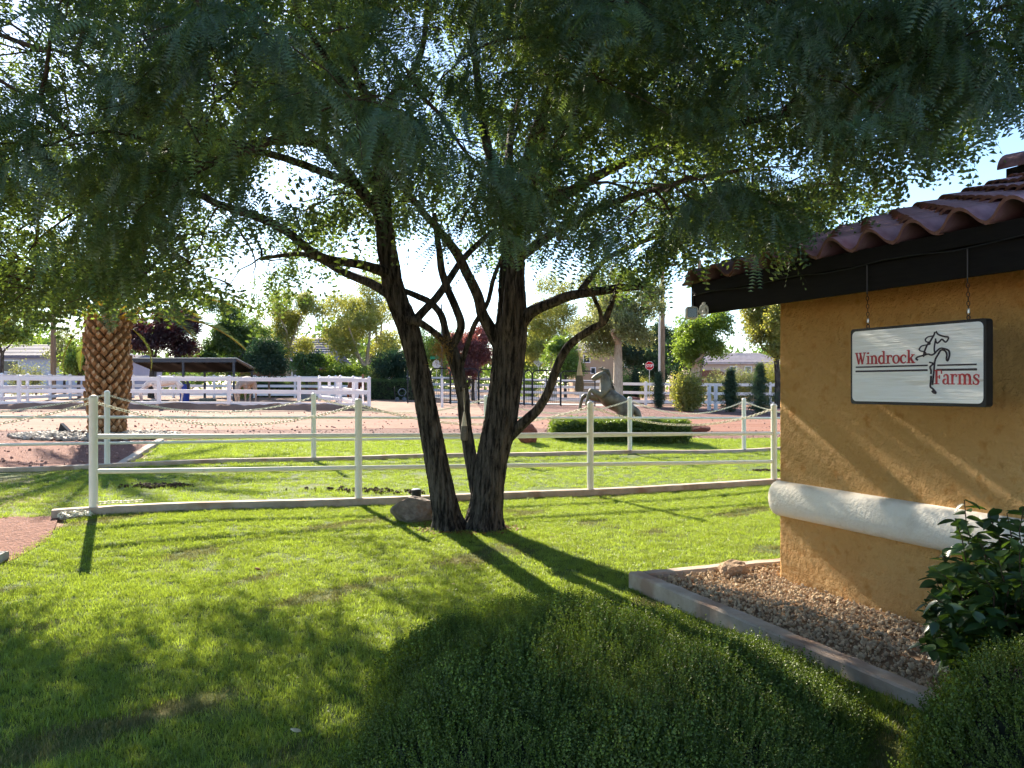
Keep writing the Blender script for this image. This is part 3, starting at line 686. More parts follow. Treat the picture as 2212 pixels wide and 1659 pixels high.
# chains of the sign
def link_mesh(name, a, b, r, m, n1=8, n2=4):
    mb = MB(); pts = []
    for i in range(n1):
        q = 2*math.pi*i/n1; pts.append((a*math.cos(q), b*math.sin(q), 0))
    mb.tube(pts, r, n2, closed=True); return mb.mesh(name, m, True)
slm = link_mesh('sign_chain_link', 0.014, 0.008, 0.0022, M['rustchain'])
def chain_links(parent, pts, lm, pitch, origin, offset=0.0):
    pts = [Vector(p) for p in pts]; d = [0]
    for i in range(1, len(pts)): d.append(d[-1]+(pts[i]-pts[i-1]).length)
    n = int(d[-1]/pitch); j = 0
    for i in range(n):
        s = (i+0.5)*d[-1]/n
        while j < len(d)-2 and d[j+1] < s: j += 1
        t = (s-d[j])/max(1e-6, d[j+1]-d[j]); p = pts[j].lerp(pts[j+1], t); dr = (pts[j+1]-pts[j]).normalized()
        q = dr.to_track_quat('X', 'Z'); R = q.to_matrix()@Matrix.Rotation(math.pi/4+(math.pi/2)*(i % 2), 3, 'X')
        o = link('link', lm, parent, p-origin); o.rotation_euler = R.to_euler()
for k, (xs, lb) in enumerate(((1.42, 'dark chain holding the sign at its corner-side end'), (2.13, 'dark chain holding the sign at its end beside the frame edge'))):
    top = H(xs, -OV-0.045, 2.30); bot = H(xs, -OV-0.037, 1.49+SH+0.006)
    ch = thing('sign_chain', lb, 'chain', bot, 0, 'chains holding the sign')
    chain_links(ch, [bot+Vector((0, 0, .02)), (bot+top)/2, top-Vector((0, 0, .11))], slm, 0.023, bot)
    mb = MB(); mb.tube([top-Vector((0, 0, .12))-bot, top-Vector((0, 0, .02))-bot, top-bot+Vector((0, 0, .06))], 0.004, 6); mb.build('hook', M['rustchain'], ch, True)
    mb = MB(); mb.tube([(0, 0, 0.03), (0, 0, 0.055)], 0.008, 8); mb.build('clip', M['steel'], ch, True)
    mb = MB(); mb.tube([(0.009*math.cos(a), 0, 0.006+0.012*math.sin(a)) for a in [2*math.pi*i/10 for i in range(10)]], 0.003, 5, closed=True); mb.build('eye_bolt', M['rustchain'], ch, True)
# ------------------------------------------------------------------ pipe fences with chains
def lerp(a, b, t): return a+(b-a)*t
def pipe_fence(name, label, P0, P1, ts, zb, zt, zrails, r, rr, left_ext, chain_label, chain_kind, sag):
    f = thing(name, label, 'fence', (P0[0], P0[1], zb[0])); O = Vector(f.location)
    def at(t, z): q = P0+(P1-P0)*t; return Vector((q[0], q[1], z))
    tops = []
    for t in ts:
        z0, z1 = lerp(*zb, t), lerp(*zt, t); p = at(t, 0)
        mb = MB(); mb.lathe([(r, z0-.1), (r, z1-.045), (r*1.06, z1-.044), (r*1.06, z1-.03), (r*.85, z1-.010), (r*.45, z1)], 14)
        mb.build('post', M['whitepipe'], f, True, loc=(p.x-O.x, p.y-O.y, -O.z)); tops.append((t, z1))
    tt = ([left_ext] if left_ext is not None else [])+list(ts)
    for zr in zrails:
        for a, b in zip(tt[:-1], tt[1:]):
            A, B = at(a, lerp(*zr, a)), at(b, lerp(*zr, b)); d = (B-A).normalized()
            mb = MB(); mb.tube([A-O+d*r*0.8, (A+B)/2-O-Vector((0, 0, .004)), B-O-d*r*0.8], rr, 10); mb.build('rail', M['whitepipe'], f, True)
    return f, at
nts = [0, 0.313, 0.659, 1.0]
nf, nat = pipe_fence('pipe_fence', 'near white pipe fence standing on the kerb beside the big tree', NF0, NF1, nts, (.10, 0.0), (1.50, 1.32), [(1.02, .84), (.615, .385)], .048, .028, None, '', '', 0)
fts = [0, 0.265, 0.525, 0.775, 1.0, 1.25]
ff, fat = pipe_fence('pipe_fence', 'farther white pipe fence in front of the palm and the hedge', FF0, FF1, fts, (.17, 0.02), (1.53, 1.33), [(1.06, .86), (.60, .49)], .048, .026, -0.5, '', '', 0)
clm = link_mesh('chain_link', 0.029, 0.018, 0.0062, M['chain'])
def catenary(A, B, sag, n=40):
    return [A.lerp(B, i/n)-Vector((0, 0, sag*4*(i/n)*(1-i/n))) for i in range(n+1)]
def ctop(at, t, zt): p = at(t, lerp(*zt, t)-0.075); return p
names_n = ['white plastic chain on the near fence between its first and second posts', 'white plastic chain on the near fence passing behind the trunks', 'white plastic chain on the near fence ending beside the house corner']
for i in range(3):
    A, B = ctop(nat, nts[i], (1.50, 1.32)), ctop(nat, nts[i+1], (1.50, 1.32))
    c = thing('chain', names_n[i], 'chain', A, 0, 'chains of the near fence'); chain_links(c, catenary(A, B, [.27, .26, .27][i]), clm, 0.044, A)
A = ctop(nat, 0, (1.50, 1.32)); B = Vector((-8.4, 8.8, 1.40))
c = thing('chain', 'white plastic chain hanging from the first near post to the frame edge', 'chain', A, 0, 'chains of the near fence'); chain_links(c, catenary(A, B, .30)[:24], clm, 0.044, A)
names_f = ['white chain on the far fence over the dirt road, left of the trunks', 'white chain on the far fence seen behind the leaning trunk', 'white chain on the far fence between the trunks and the statue', 'white chain on the far fence in front of the pale shrub', 'white chain on the far fence running to the house corner', 'white chain on the far fence crossing the palm trunk base']
spans = [(fts[0], fts[1]), (fts[1], fts[2]), (fts[2], fts[3]), (fts[3], fts[4]), (fts[4], fts[5])]
def chain_mesh(pts, pitch, a, b, r):
    mb = MB(); pts = [Vector(p) for p in pts]; d = [0]
    for i in range(1, len(pts)): d.append(d[-1]+(pts[i]-pts[i-1]).length)
    n = int(d[-1]/pitch); j = 0
    for i in range(n):
        s = (i+.5)*d[-1]/n
        while j < len(d)-2 and d[j+1] < s: j += 1
        t = (s-d[j])/max(1e-6, d[j+1]-d[j]); p = pts[j].lerp(pts[j+1], t); dr = (pts[j+1]-pts[j]).normalized()
        R = dr.to_track_quat('X', 'Z').to_matrix()@Matrix.Rotation(math.pi/4+(math.pi/2)*(i % 2), 3, 'X')
        mb.tube([p+R@Vector((a*math.cos(q), b*math.sin(q), 0)) for q in [2*math.pi*k/8 for k in range(8)]], r, 4, closed=True)
    return mb
FL = ['white chain of the far fence between the palm and the next post', 'white chain of the far fence partly behind the leaning dark trunk', 'white chain of the far fence passing in front of the horse statue', 'white chain of the far fence hanging before the pale green shrub', 'white chain of the far fence vanishing behind the house']
for i, (a, b) in enumerate(spans):
    A, B = ctop(fat, a, (1.53, 1.33)), ctop(fat, b, (1.53, 1.33)); mb = chain_mesh(catenary(A, B, .30), 0.044, .029, .017, .0055)
    o = mb.build('chain', M['chain'], None, True); setp(o, FL[i], 'chain', 'chains of the far fence', 'stuff')
A = ctop(fat, 0, (1.53, 1.33)); B = ctop(fat, -0.5, (1.53, 1.33)); o = chain_mesh(catenary(A, B, .42, 60)[:40], 0.044, .029, .017, .0055).build('chain', M['chain'], None, True)
setp(o, 'white chain of the far fence sagging away from the palm to the frame edge', 'chain', 'chains of the far fence', 'stuff')
# a heap of chain at the first post
pl = thing('chain_pile', 'heap of loose white chain at the foot of the first near post', 'chain', (NF0[0]-.13, NF0[1]-.17, 0.135)); rr = random.Random(5)
for i in range(70):
    a = rr.uniform(0, 6.28); q = rr.random()**.6*.16
    o = link('link', clm, pl, (q*math.cos(a)*1.25, q*math.sin(a)*.8, 0.012+(0.16-q)*.42*rr.random()), (rr.uniform(-.9, .9), rr.uniform(-.9, .9), rr.uniform(0, 6.28)))
tail = [NF0+nfd*0.06+(0, -.02), NF0+nfd*.22+(.02, .03), NF0+nfd*.36+(0, -.03), NF0+nfd*.52]
tz = [Vector((q[0]-pl.location.x, q[1]-pl.location.y, 0.115)) for q in tail]
chain_links(pl, tz, clm, 0.044, Vector((0, 0, 0)))

# ------------------------------------------------------------------ the big tree
tb = GP(1030, 1145); TB = Vector((tb.x, tb.y, tb.z))
tree = thing('mesquite_tree', 'large mesquite tree with three dark leaning trunks and feathery foliage', 'tree', TB)
def crom(P, step):
    P = [np.array(p, float) for p in P]; out = []
    for i in range(len(P)-1):
        p0, p1, p2, p3 = P[max(i-1, 0)], P[i], P[i+1], P[min(i+2, len(P)-1)]
        k = max(1, int(np.linalg.norm((p2-p1)[:3])/step))
        for j in range(k):
            t = j/k; out.append(0.5*((2*p1)+(-p0+p2)*t+(2*p0-5*p1+4*p2-p3)*t*t+(-p0+3*p1-3*p2+p3)*t**3))
    out.append(P[-1]); return np.array(out)
NODES = []
def bark_limb(name, spec, seg, step, amp, seed, flare=0.0, nodes=True):
    r = np.random.default_rng(seed)
    Q = []
    for (px, py, D, rad) in spec:
        w = W(px, py, D); Q.append((w.x, w.y, w.z, rad))
    C = crom(Q, step); n = len(C); P = C[:, :3]; R = np.maximum(C[:, 3], 0.004)
    P = P+np.cumsum(r.normal(0, 0.0012, (n, 3)), 0)*np.linspace(0, 1, n)[:, None]
    t = np.gradient(P, axis=0); t /= np.linalg.norm(t, axis=1)[:, None]
    a = np.zeros_like(P); cur = np.cross(t[0], [0.0, 1.0, 0.05]); cur /= np.linalg.norm(cur)
    for i in range(n):
        cur = cur-t[i]*cur.dot(t[i]); cur /= np.linalg.norm(cur); a[i] = cur
    b = np.cross(t, a)
    s = np.r_[0, np.cumsum(np.linalg.norm(np.diff(P, axis=0), axis=1))]
    th = np.linspace(0, 2*np.pi, seg, endpoint=False)
    TH, S_2 = np.meshgrid(th, s); RR = np.repeat(R[:, None], seg, 1)
    tw = TH+0.12*np.sin(S_2*1.7+seed)
    w1 = 0.35*np.sin(S_2*9+TH*3)+0.25*np.sin(S_2*23+TH*5+seed)
    k = max(5, int(round(2*np.pi*np.mean(R)/0.046)))
    ridge = np.sqrt(np.abs(np.sin(k*0.5*tw+1.3*w1+0.9*np.sin(S_2*5+seed)+.7*np.sin(S_2*11+3*TH))))+0.4*np.abs(np.sin(k*1.15*tw+2*w1+1.3+np.sin(S_2*13)))
    lump = 0.5*np.sin(2*tw+S_2*2.2+seed)+0.4*np.sin(3*tw-S_2*4.1)
    rr_ = RR*(1+0.05*lump)+amp*(ridge-0.75)
    rr_ = rr_+r.normal(0, amp*0.10, rr_.shape)
    if flare: rr_ = rr_*(1+flare*np.exp(-S_2/0.10)*(1+0.35*np.sin(4*TH+seed)))
    V = P[:, None]+a[:, None]*np.cos(TH)[..., None]*rr_[..., None]+b[:, None]*np.sin(TH)[..., None]*rr_[..., None]
    V = V.reshape(-1, 3)-np.array(TB)
    i = np.arange(n-1)[:, None]*seg; j = np.arange(seg)[None]
    q = np.stack([i+j, i+(j+1) % seg, i+seg+(j+1) % seg, i+seg+j], -1).reshape(-1, 4)
    cap = np.arange((n-1)*seg, n*seg)[None]
    link(name, np_mesh(name, V, [q, cap], [M['bark']], True), tree)
    if nodes:
        for p in P[::max(1, int(0.12/step))]: NODES.append(p)
    return P
bark_limb('trunk', [(972, 1150, 9.0, .150), (958, 1080, 9.0, .130), (943, 1000, 9.02, .120), (925, 900, 9.05, .112), (905, 800, 9.1, .108), (880, 700, 9.15, .115), (856, 640, 9.15, .108), (838, 560, 9.1, .10), (826, 470, 9.0, .088), (822, 380, 8.9, .080), (820, 300, 8.8, .07), (818, 250, 8.75, .066)], 96, .016, .018, 1, .45)
bark_limb('trunk', [(1043, 1155, 9.05, .195), (1050, 1090, 9.05, .172), (1062, 1000, 9.05, .166), (1080, 920, 9.05, .176), (1090, 850, 9.05, .170), (1098, 780, 9.05, .172), (1104, 720, 9.05, .170), (1108, 660, 9.05, .145), (1108, 590, 9.05, .128), (1112, 520, 9.0, .118), (1114, 470, 9.0, .10)], 110, .016, .020, 2, .45)
bark_limb('trunk', [(1040, 1120, 9.12, .075), (1030, 1060, 9.15, .074), (1012, 960, 9.2, .068), (1003, 900, 9.2, .066), (1000, 850, 9.2, .068), (985, 790, 9.2, .070), (970, 748, 9.2, .075)], 48, .018, .009, 3)
LB = [
 # (points)                                                                                                    branches off the leaning trunk
 [(868, 690, 9.12, .055), (900, 694, 9.0, .042), (925, 708, 9.05, .036), (950, 728, 9.12, .034), (966, 752, 9.18, .03)],
 [(890, 700, 9.1, .05), (915, 672, 9.2, .045), (945, 640, 9.3, .042), (972, 600, 9.4, .04), (1000, 560, 9.6, .036), (1060, 500, 9.9, .03)],
 [(848, 640, 9.1, .06), (800, 612, 9.3, .05), (740, 588, 9.6, .045), (690, 560, 9.9, .04), (640, 548, 10.3, .03), (560, 560, 10.8, .02)],
 [(840, 590, 9.1, .065), (780, 572, 8.8, .05), (694, 555, 8.5, .045), (620, 500, 8.3, .042), (555, 468, 8.1, .04), (470, 440, 7.9, .034), (416, 416, 7.8, .03), (312, 409, 7.6, .024), (222, 385, 7.4, .016)],
 [(828, 470, 9.0, .07), (770, 400, 8.9, .06), (720, 340, 8.8, .06), (694, 312, 8.8, .055), (640, 302, 8.7, .05), (555, 309, 8.6, .042), (513, 333, 8.5, .036), (427, 364, 8.4, .026), (330, 370, 8.3, .018)],
 [(690, 308, 8.8, .05), (660, 292, 9.2, .045), (590, 278, 9.6, .045), (534, 246, 10.0, .036), (486, 194, 10.4, .028), (400, 130, 10.8, .02)],
 [(818, 255, 8.75, .055), (790, 205, 8.7, .048), (768, 160, 8.6, .04), (740, 80, 8.4, .03), (700, -60, 8.2, .022)],
 [(820, 252, 8.75, .055), (850, 205, 8.9, .045), (885, 165, 9.1, .04), (915, 90, 9.4, .032), (930, -80, 9.8, .022)],
 [(822, 380, 8.9, .05), (800, 300, 8.2, .04), (740, 180, 7.3, .03), (650, 40, 6.4, .022)],
 [(824, 420, 8.95, .05), (760, 330, 9.8, .04), (680, 240, 11.0, .03), (600, 160, 12.2, .02)],
 # the middle trunk
 [(968, 750, 9.2, .05), (962, 715, 9.2, .042), (952, 680, 9.2, .040), (930, 655, 9.25, .036), (900, 640, 9.3, .034), (868, 628, 9.3, .03)],
 [(972, 752, 9.2, .055), (990, 725, 9.15, .045), (996, 700, 9.1, .044), (985, 665, 9.1, .042), (968, 625, 9.1, .04), (955, 585, 9.1, .04), (950, 540, 9.0, .034), (940, 460, 8.7, .025)],
 [(996, 790, 9.2, .03), (1008, 750, 9.1, .026), (1025, 700, 9.05, .026), (1052, 655, 9.0, .024), (1066, 600, 8.9, .022), (1085, 550, 8.7, .018)],
 # the thick trunk
 [(1090, 760, 9.05, .10), (1062, 715, 9.0, .072), (1042, 680, 8.95, .06), (1032, 640, 8.9, .056), (1008, 590, 8.8, .052), (985, 545, 8.7, .05), (950, 500, 8.5, .04), (880, 420, 8.2, .03), (800, 330, 7.8, .02)],
 [(1092, 740, 8.95, .075), (1096, 690, 8.86, .062), (1100, 630, 8.85, .06), (1108, 570, 8.8, .055), (1120, 500, 8.6, .045), (1150, 400, 8.2, .03), (1180, 250, 7.6, .02)],
 [(1118, 700, 9.05, .10), (1150, 672, 9.0, .068), (1190, 655, 8.9, .058), (1230, 640, 8.8, .053), (1290, 630, 8.7, .046), (1340, 622, 8.6, .042), (1385, 618, 8.5, .038), (1402, 600, 8.45, .03), (1425, 570, 8.4, .024), (1480, 520, 8.2, .018)],
 [(1085, 960, 9.05, .06), (1112, 930, 9.0, .066), (1140, 905, 8.9, .056), (1165, 880, 8.82, .05), (1185, 845, 8.75, .047), (1202, 800, 8.7, .045), (1222, 758, 8.6, .043), (1250, 730, 8.5, .040), (1285, 708, 8.4, .036), (1306, 696, 8.35, .034), (1318, 670, 8.3, .03), (1330, 640, 8.2, .024), (1350, 600, 8.1, .018)],
 [(1300, 700, 8.36, .026), (1296, 672, 8.3, .02), (1280, 640, 8.2, .018), (1262, 615, 8.1, .014)],
 [(1245, 640, 8.78, .035), (1275, 600, 8.9, .03), (1310, 560, 9.0, .028), (1370, 530, 9.1, .024), (1450, 500, 9.3, .018)],
 [(1112, 480, 9.0, .075), (1080, 400, 9.1, .06), (1050, 300, 9.2, .05), (1030, 150, 9.3, .04), (1010, -50, 9.4, .025)],
 [(1114, 480, 9.0, .075), (1160, 400, 9.1, .06), (1220, 280, 9.3, .05), (1280, 150, 9.6, .04), (1330, -40, 9.9, .025)],
 [(1116, 520, 9.0, .07), (1180, 450, 8.8, .06), (1290, 380, 8.5, .05), (1420, 320, 8.2, .04), (1580, 270, 7.9, .03), (1780, 230, 7.6, .022), (1950, 210, 7.4, .014)],
 [(1118, 560, 9.0, .06), (1200, 500, 9.2, .05), (1320, 440, 9.6, .04), (1480, 390, 10.0, .03), (1640, 360, 10.4, .02)],
 [(1112, 500, 8.95, .06), (1130, 380, 8.0, .05), (1180, 220, 6.9, .04), (1260, 60, 5.9, .028), (1340, -80, 5.2, .02)],
 [(1112, 470, 9.0, .06), (1100, 330, 10.2, .05), (1120, 220, 11.6, .035), (1160, 150, 12.8, .025)],
 [(1150, 410, 9.1, .05), (1320, 240, 8.2, .04), (1480, 100, 7.2, .03), (1640, 0, 6.4, .02)],
 [(770, 400, 8.9, .045), (640, 350, 7.8, .035), (480, 300, 6.6, .028), (300, 240, 5.6, .02)],
]
for i, s in enumerate(LB): bark_limb('limb', s, 20, .03, .004, 20+i)
# a cut stub, the broken collar
bark_limb('stub', [(995, 842, 9.15, .030), (1010, 832, 9.05, .022), (1016, 824, 9.0, .020)], 14, .02, .002, 77, nodes=False)

# crown: clusters in the crown's volume, each hung on the nearest branch
def crown_clusters(n):
    out = []; r = np.random.default_rng(11)
    lowx = [-600, 0, 150, 300, 420, 520, 620, 720, 830, 900, 1000, 1100, 1200, 1300, 1400, 1480, 1560, 1640, 1740, 1800, 1900, 2000, 2100, 2212, 2500]
    lowy = [690, 690, 700, 690, 650, 700, 650, 650, 610, 570, 550, 530, 570, 620, 660, 620, 610, 620, 620, 480, 420, 380, 330, 240, 120]
    rgy = [-400, 0, 120, 230, 300, 400, 450, 520, 600]; rgx = [2600, 2330, 2230, 2150, 2090, 2010, 1920, 1800, 1760]
    c = np.array([-0.7, 8.7, 4.0]); holes = [(615, 385, 62), (560, 400, 45), (700, 390, 40), (880, 60, 60), (35, 20, 90), (540, 560, 50), (1240, 600, 50), (950, 620, 90), (760, 520, 40), (150, 480, 40)]
    while len(out) < n:
        p = c+np.array([r.uniform(-7.4, 7.4), r.uniform(-5.3, 5.0), r.uniform(-2.3, 4.3)])
        rz = 4.3 if p[2] > c[2] else 2.4
        e = ((p[0]-c[0])/7.4)**2+((p[1]-c[1])/5.3)**2+((p[2]-c[2])/rz)**2
        if e > 1 or (e < 0.35 and r.random() > 0.45): continue
        if p[1] < 3.9: continue
        px = CX+F*p[0]/p[1]; py = YH-F*(p[2]-CAMZ)/p[1]
        if py > np.interp(px, lowx, lowy)-0.18*F/p[1]-30*r.random(): continue
        if px > np.interp(py, rgy, rgx)+40-0.42*F/p[1]: continue
        if px > 1400 and py > 330 and p[1] < 6.2 and r.random() < .85: continue
        if p[1] > 8.0 and p[2]-.40 < (p[1]-6.1)*.577 and r.random() < .88: continue
        if px < 600 and py > 420 and r.random() < .12: continue
        if p[1] < 7.6 and 300 < px < 1350 and 240 < py < 620 and r.random() < .30: continue
        if any((px-a)**2+(py-b)**2 < q*q for a, b, q in holes) and r.random() < 0.93: continue
        # keep the roof clear
        hv = np.array([p[0]-WC[0], p[1]-WC[1]]); hx, hy = hv@WD, hv@WN
        if hx > -0.7 and hy > -0.7 and p[2] < 2.95+max(0, hy+.45)*PITCH: continue
        g = math.sin(p[0]*1.9+1.3*p[2])*math.sin(p[1]*1.7-p[2]*1.1+2)*math.sin(p[2]*2.3+p[0]*.7)
        if g > 0.16: continue
        if out and np.min(np.sum((np.array(out)-p)**2, 1)) < 0.30**2: continue
        out.append(p)
    return np.array(out)
NCL = 630
CL = crown_clusters(NCL)
LOWX = [-600, 0, 120, 170, 300, 340, 420, 520, 620, 720, 830, 900, 1000, 1100, 1200, 1300, 1400, 1480, 1560, 1700, 1770, 1850, 2000, 2080, 2120, 2212, 2500]
LOWY = [695, 695, 690, 668, 668, 685, 665, 705, 670, 675, 650, 620, 590, 560, 610, 650, 690, 590, 560, 575, 520, 465, 395, 365, 300, 235, 100]
HOLES = [(615, 390, 62), (555, 410, 40), (690, 350, 40), (880, 70, 50), (30, 20, 80), (540, 560, 45), (1250, 610, 40), (950, 625, 80), (770, 520, 35), (140, 480, 35), (1010, 300, 30), (1330, 230, 28), (450, 210, 30), (700, 60, 30)]
hr = np.random.default_rng(5)
def allowed(p):
    if p[1] < 3: return False
    px = CX+F*p[0]/p[1]; py = YH-F*(p[2]-CAMZ)/p[1]
    if any((px-a)**2+(py-b)**2 < q*q for a, b, q in HOLES) and hr.random() < .85: return False
    return py < np.interp(px, LOWX, LOWY)
extra = [W(1540, 430, 5.6), W(1660, 440, 6.0), W(1450, 400, 5.2)]
CL = np.r_[CL, np.array([tuple(e) for e in extra])]
ND = np.array(NODES); ND = ND[ND[:, 2] > 2.2]
order = np.argsort([np.min(np.sum((ND-c)**2, 1)) for c in CL])
TV = []; TF = []; tn = 0
def fast_tube(P, R, seg=5):
    global tn
    P = np.asarray(P); n = len(P); t = np.gradient(P, axis=0); t /= np.linalg.norm(t, axis=1)[:, None]+1e-9
    ref = np.array([0.3, 0.2, 0.93]); a = np.cross(t, ref); a /= np.linalg.norm(a, axis=1)[:, None]+1e-9; b = np.cross(t, a)
    th = np.linspace(0, 2*np.pi, seg, endpoint=False)
    V = P[:, None]+(a[:, None]*np.cos(th)[None, :, None]+b[:, None]*np.sin(th)[None, :, None])*np.asarray(R)[:, None, None]
    i = np.arange(n-1)[:, None]*seg; j = np.arange(seg)[None]
    q = np.stack([i+j, i+(j+1) % seg, i+seg+(j+1) % seg, i+seg+j], -1).reshape(-1, 4)
    TV.append(V.reshape(-1, 3)); TF.append(q+tn); tn += n*seg
rb = np.random.default_rng(21); sp_p = []; sp_r = []; sp_s = []
centre = np.array([-0.6, 8.8, 3.6])
for ci in order:
    c = CL[ci]; d = c-ND; dist = np.linalg.norm(d, axis=1); cost = dist+0.6*np.maximum(0, ND[:, 2]-c[2])
    k = int(np.argmin(cost)); s = ND[k]; L = dist[k]
    bow = np.array([0, 0, 0.12*L])+rb.normal(0, 0.07*L, 3)
    m = max(4, int(L/0.12)); t = np.linspace(0, 1, m)[:, None]
    P = s*(1-t)+c*t+bow*(4*t*(1-t))
    P[1:-1] += rb.normal(0, 0.012, (m-2, 3))
    r0 = min(0.030, 0.008+0.010*L)
    fast_tube(P, np.linspace(r0, 0.005, m))
    ND = np.r_[ND, P[1::2]]
    out = c-centre; out[2] *= 0.4; out /= np.linalg.norm(out)+1e-6
    yaw0 = math.atan2(out[1], out[0])
    nt_ = 6
    for j in range(nt_):
        yaw = yaw0+rb.normal(0, 1.0); dr = np.array([math.cos(yaw), math.sin(yaw), rb.normal(-0.05, 0.35)]); Lt = rb.uniform(.30, .78)
        t = np.linspace(0, 1, 5)[:, None]; Q = c+dr*Lt*t+np.array([0, 0, -0.22*Lt])*t*t
        Q[1:] += rb.normal(0, .012, (4, 3))
        if not allowed(Q[-1]): continue
        fast_tube(Q, np.linspace(.0055, .002, 5), 4)
        for q in range(5):
            f = rb.uniform(.15, 1.0); p = c+dr*Lt*f+np.array([0, 0, -0.22*Lt])*f*f
            ya, pi_ = yaw+rb.normal(0, .75), rb.normal(.35, .38); tip = p+.40*np.array([math.cos(ya)*math.cos(pi_), math.sin(ya)*math.cos(pi_), -math.sin(pi_)-.25])
            if not allowed(tip) or not allowed(p): continue
            sp_p.append(p); sp_r.append((rb.normal(0, .45), pi_, ya)); sp_s.append(rb.uniform(.85, 1.4) if p[1] < 6.8 else rb.uniform(1.0, 1.6))
TVa = np.concatenate(TV)-np.array(TB)
tw = link('twigs', np_mesh('twigs', TVa, np.concatenate(TF), [M['twigbark']], True), tree); tw['kind'] = 'stuff'
def spray(seed, fine):
    """a twig with feathery twice-cut leaves: every leaflet is a face"""
    r = np.random.default_rng(seed); V = []; Tq = []; n = 0
    L = 0.34
    def rib(A, B, w):
        nonlocal n
        A = np.array(A); B = np.array(B); d = B-A; s = np.cross(d, [0.1, 0.2, 1]); s = s/np.linalg.norm(s)*w
        V.extend([A-s, A+s, B]); Tq.append((n, n+1, n+2)); n += 3
    pts = [np.array([L*t, 0.02*math.sin(4*t+seed), -0.10*L*t*t*2]) for t in np.linspace(0, 1, 4)]
    for a, b in zip(pts[:-1], pts[1:]): rib(a, b, .0018)
    nl = 7 if fine else 4
    for i in range(nl):
        t = 0.12+0.88*i/(nl-1); p = np.array([L*t, 0.02*math.sin(4*t+seed), -0.2*L*t*t]); side = 1 if i % 2 else -1
        for k in range(2):
            yaw = side*r.uniform(.35, 1.1)+(k-.5)*.55; pit = r.uniform(.25, 1.0)
            d = np.array([math.cos(yaw)*math.cos(pit), math.sin(yaw)*math.cos(pit), -math.sin(pit)])
            PL = r.uniform(.11, .17); roll = r.normal(0, .6)
            up = np.array([0, 0, 1.0]); sd = np.cross(d, up); sd /= np.linalg.norm(sd)+1e-6; nm = np.cross(sd, d)
            sd = sd*math.cos(roll)+nm*math.sin(roll); nm = np.cross(sd, d)
            st = p+d*.015; rib(p, st+d*PL, .0012)
            m = (3, 6, 11)[fine]; hw = (.0165, .0098, .0060)[fine]
            for j in range(m):
                f = (j+.5)/m; b = st+d*PL*f+np.array([0, 0, -.03*f*f]); ll = (.023 if fine else .025)*(1-.5*abs(f-.45)**1.5*2)*r.uniform(.85, 1.15)
                for s_ in (-1, 1):
                    tip = b+sd*s_*ll+d*ll*.35-nm*ll*r.uniform(.0, .35)
                    V.extend([b-d*hw*.6, b+d*hw, tip]); Tq.append((n, n+1, n+2)); n += 3
    return np_mesh('leaf_spray', np.array(V), np.array(Tq), [M['mesquite']])
sp_p = np.array(sp_p); sp_r = np.array(sp_r); sp_s = np.array(sp_s)
lev = np.where(sp_p[:, 1] < 5.2, 2, np.where(sp_p[:, 1] < 6.8, 1, 0))
for f in (2, 1, 0):
    c_ = lev == f
    o = realise('crown', sp_p[c_]-np.array(TB), sp_r[c_], sp_s[c_], [source('leaf_spray', spray(40+10*f+i, f)) for i in range(4)], tree)
    print('sprays', f, c_.sum(), len(o.data.polygons))

# rock and buried spotlight at the foot of the tree
p = GP(893, 1128); rk = link('boulder', stone_mesh('boulder', 23, M['rock'], 4, 0.8, .09, (.66, .92), 16)); rk.location = (p.x, p.y+.05, p.z+.10); rk.scale = (.30, .25, .25); rk.rotation_euler = (0, .1, .2)
setp(rk, 'grey brown boulder on the lawn against the leaning trunk', 'boulder')
p = GP(896, 1108); lt = thing('garden_spotlight', 'small black cylinder garden light behind the boulder', 'lamp', (p.x, p.y+.18, p.z))
mb = MB(); mb.lathe([(.058, -.05), (.06, .25), (.064, .252), (.064, .268), (.056, .27)], 20); mb.build('body', M['blackmetal'], lt, True)
mb = MB(); mb.lathe([(.05, .271), (.05, .276), (.03, .280)], 20); mb.build('grille', M['steel'], lt, True)
lr = np.random.default_rng(17); a = lr.uniform(0, 6.28, 520); e = .16+.34*lr.random(520)**1.3; x = tb.x-.12+e*1.35*np.cos(a); y = tb.y+.08+e*np.sin(a)
lsrc = [source('litter', stone_mesh('litter', 800+i, M['deadleaf'], 1, .25)) for i in range(3)]
lt_ = scatter('leaf_litter', np.c_[x, y, T(x, y)+.022], lr.uniform(-.6, .6, (520, 3))*[1, 1, 9], lr.uniform(.008, .024, 520), lsrc, kind='stuff'); setp(lt_, 'brown leaf litter around the foot of the big tree', 'leaf litter')
# hanging feeders and the dry clump
def feeder(px, ytop, ycord, ybot, D, label):
    p0 = W(px, ycord, D); f = thing('hanging_feeder', label, 'feeder', (p0.x, p0.y, p0.z)); h = (ybot-ycord)/F*D
    mb = MB(); mb.lathe([(.004, 0), (.009, -h*.06), (.017, -h*.18), (.026, -h*.36), (.033, -h*.52)], 14); mb.build('sock_top', M['net'], f, True)
    mb = MB(); mb.lathe([(.0335, -h*.5), (.039, -h*.64), (.045, -h*.8), (.044, -h*.92), (.036, -h*.985), (.02, -h)], 14); mb.build('sock_filling', M['seed'], f, True)
    mb = MB(); t = (ycord-ytop)/F*D; mb.tube([(0, 0, -.005), (.006, 0, t*.5), (0, 0, t)], .0025, 5); mb.tube([(0, 0, -.005), (-.01, 0, t*.5), (-.014, .0, t)], .0025, 5); mb.build('cord', M['net'], f)
feeder(1003, 838, 888, 952, 8.95, 'pale sock feeder hanging on a cord before the middle trunk')
feeder(1252, 732, 776, 846, 8.4, 'sock feeder hanging under the low branch beside the horse statue')
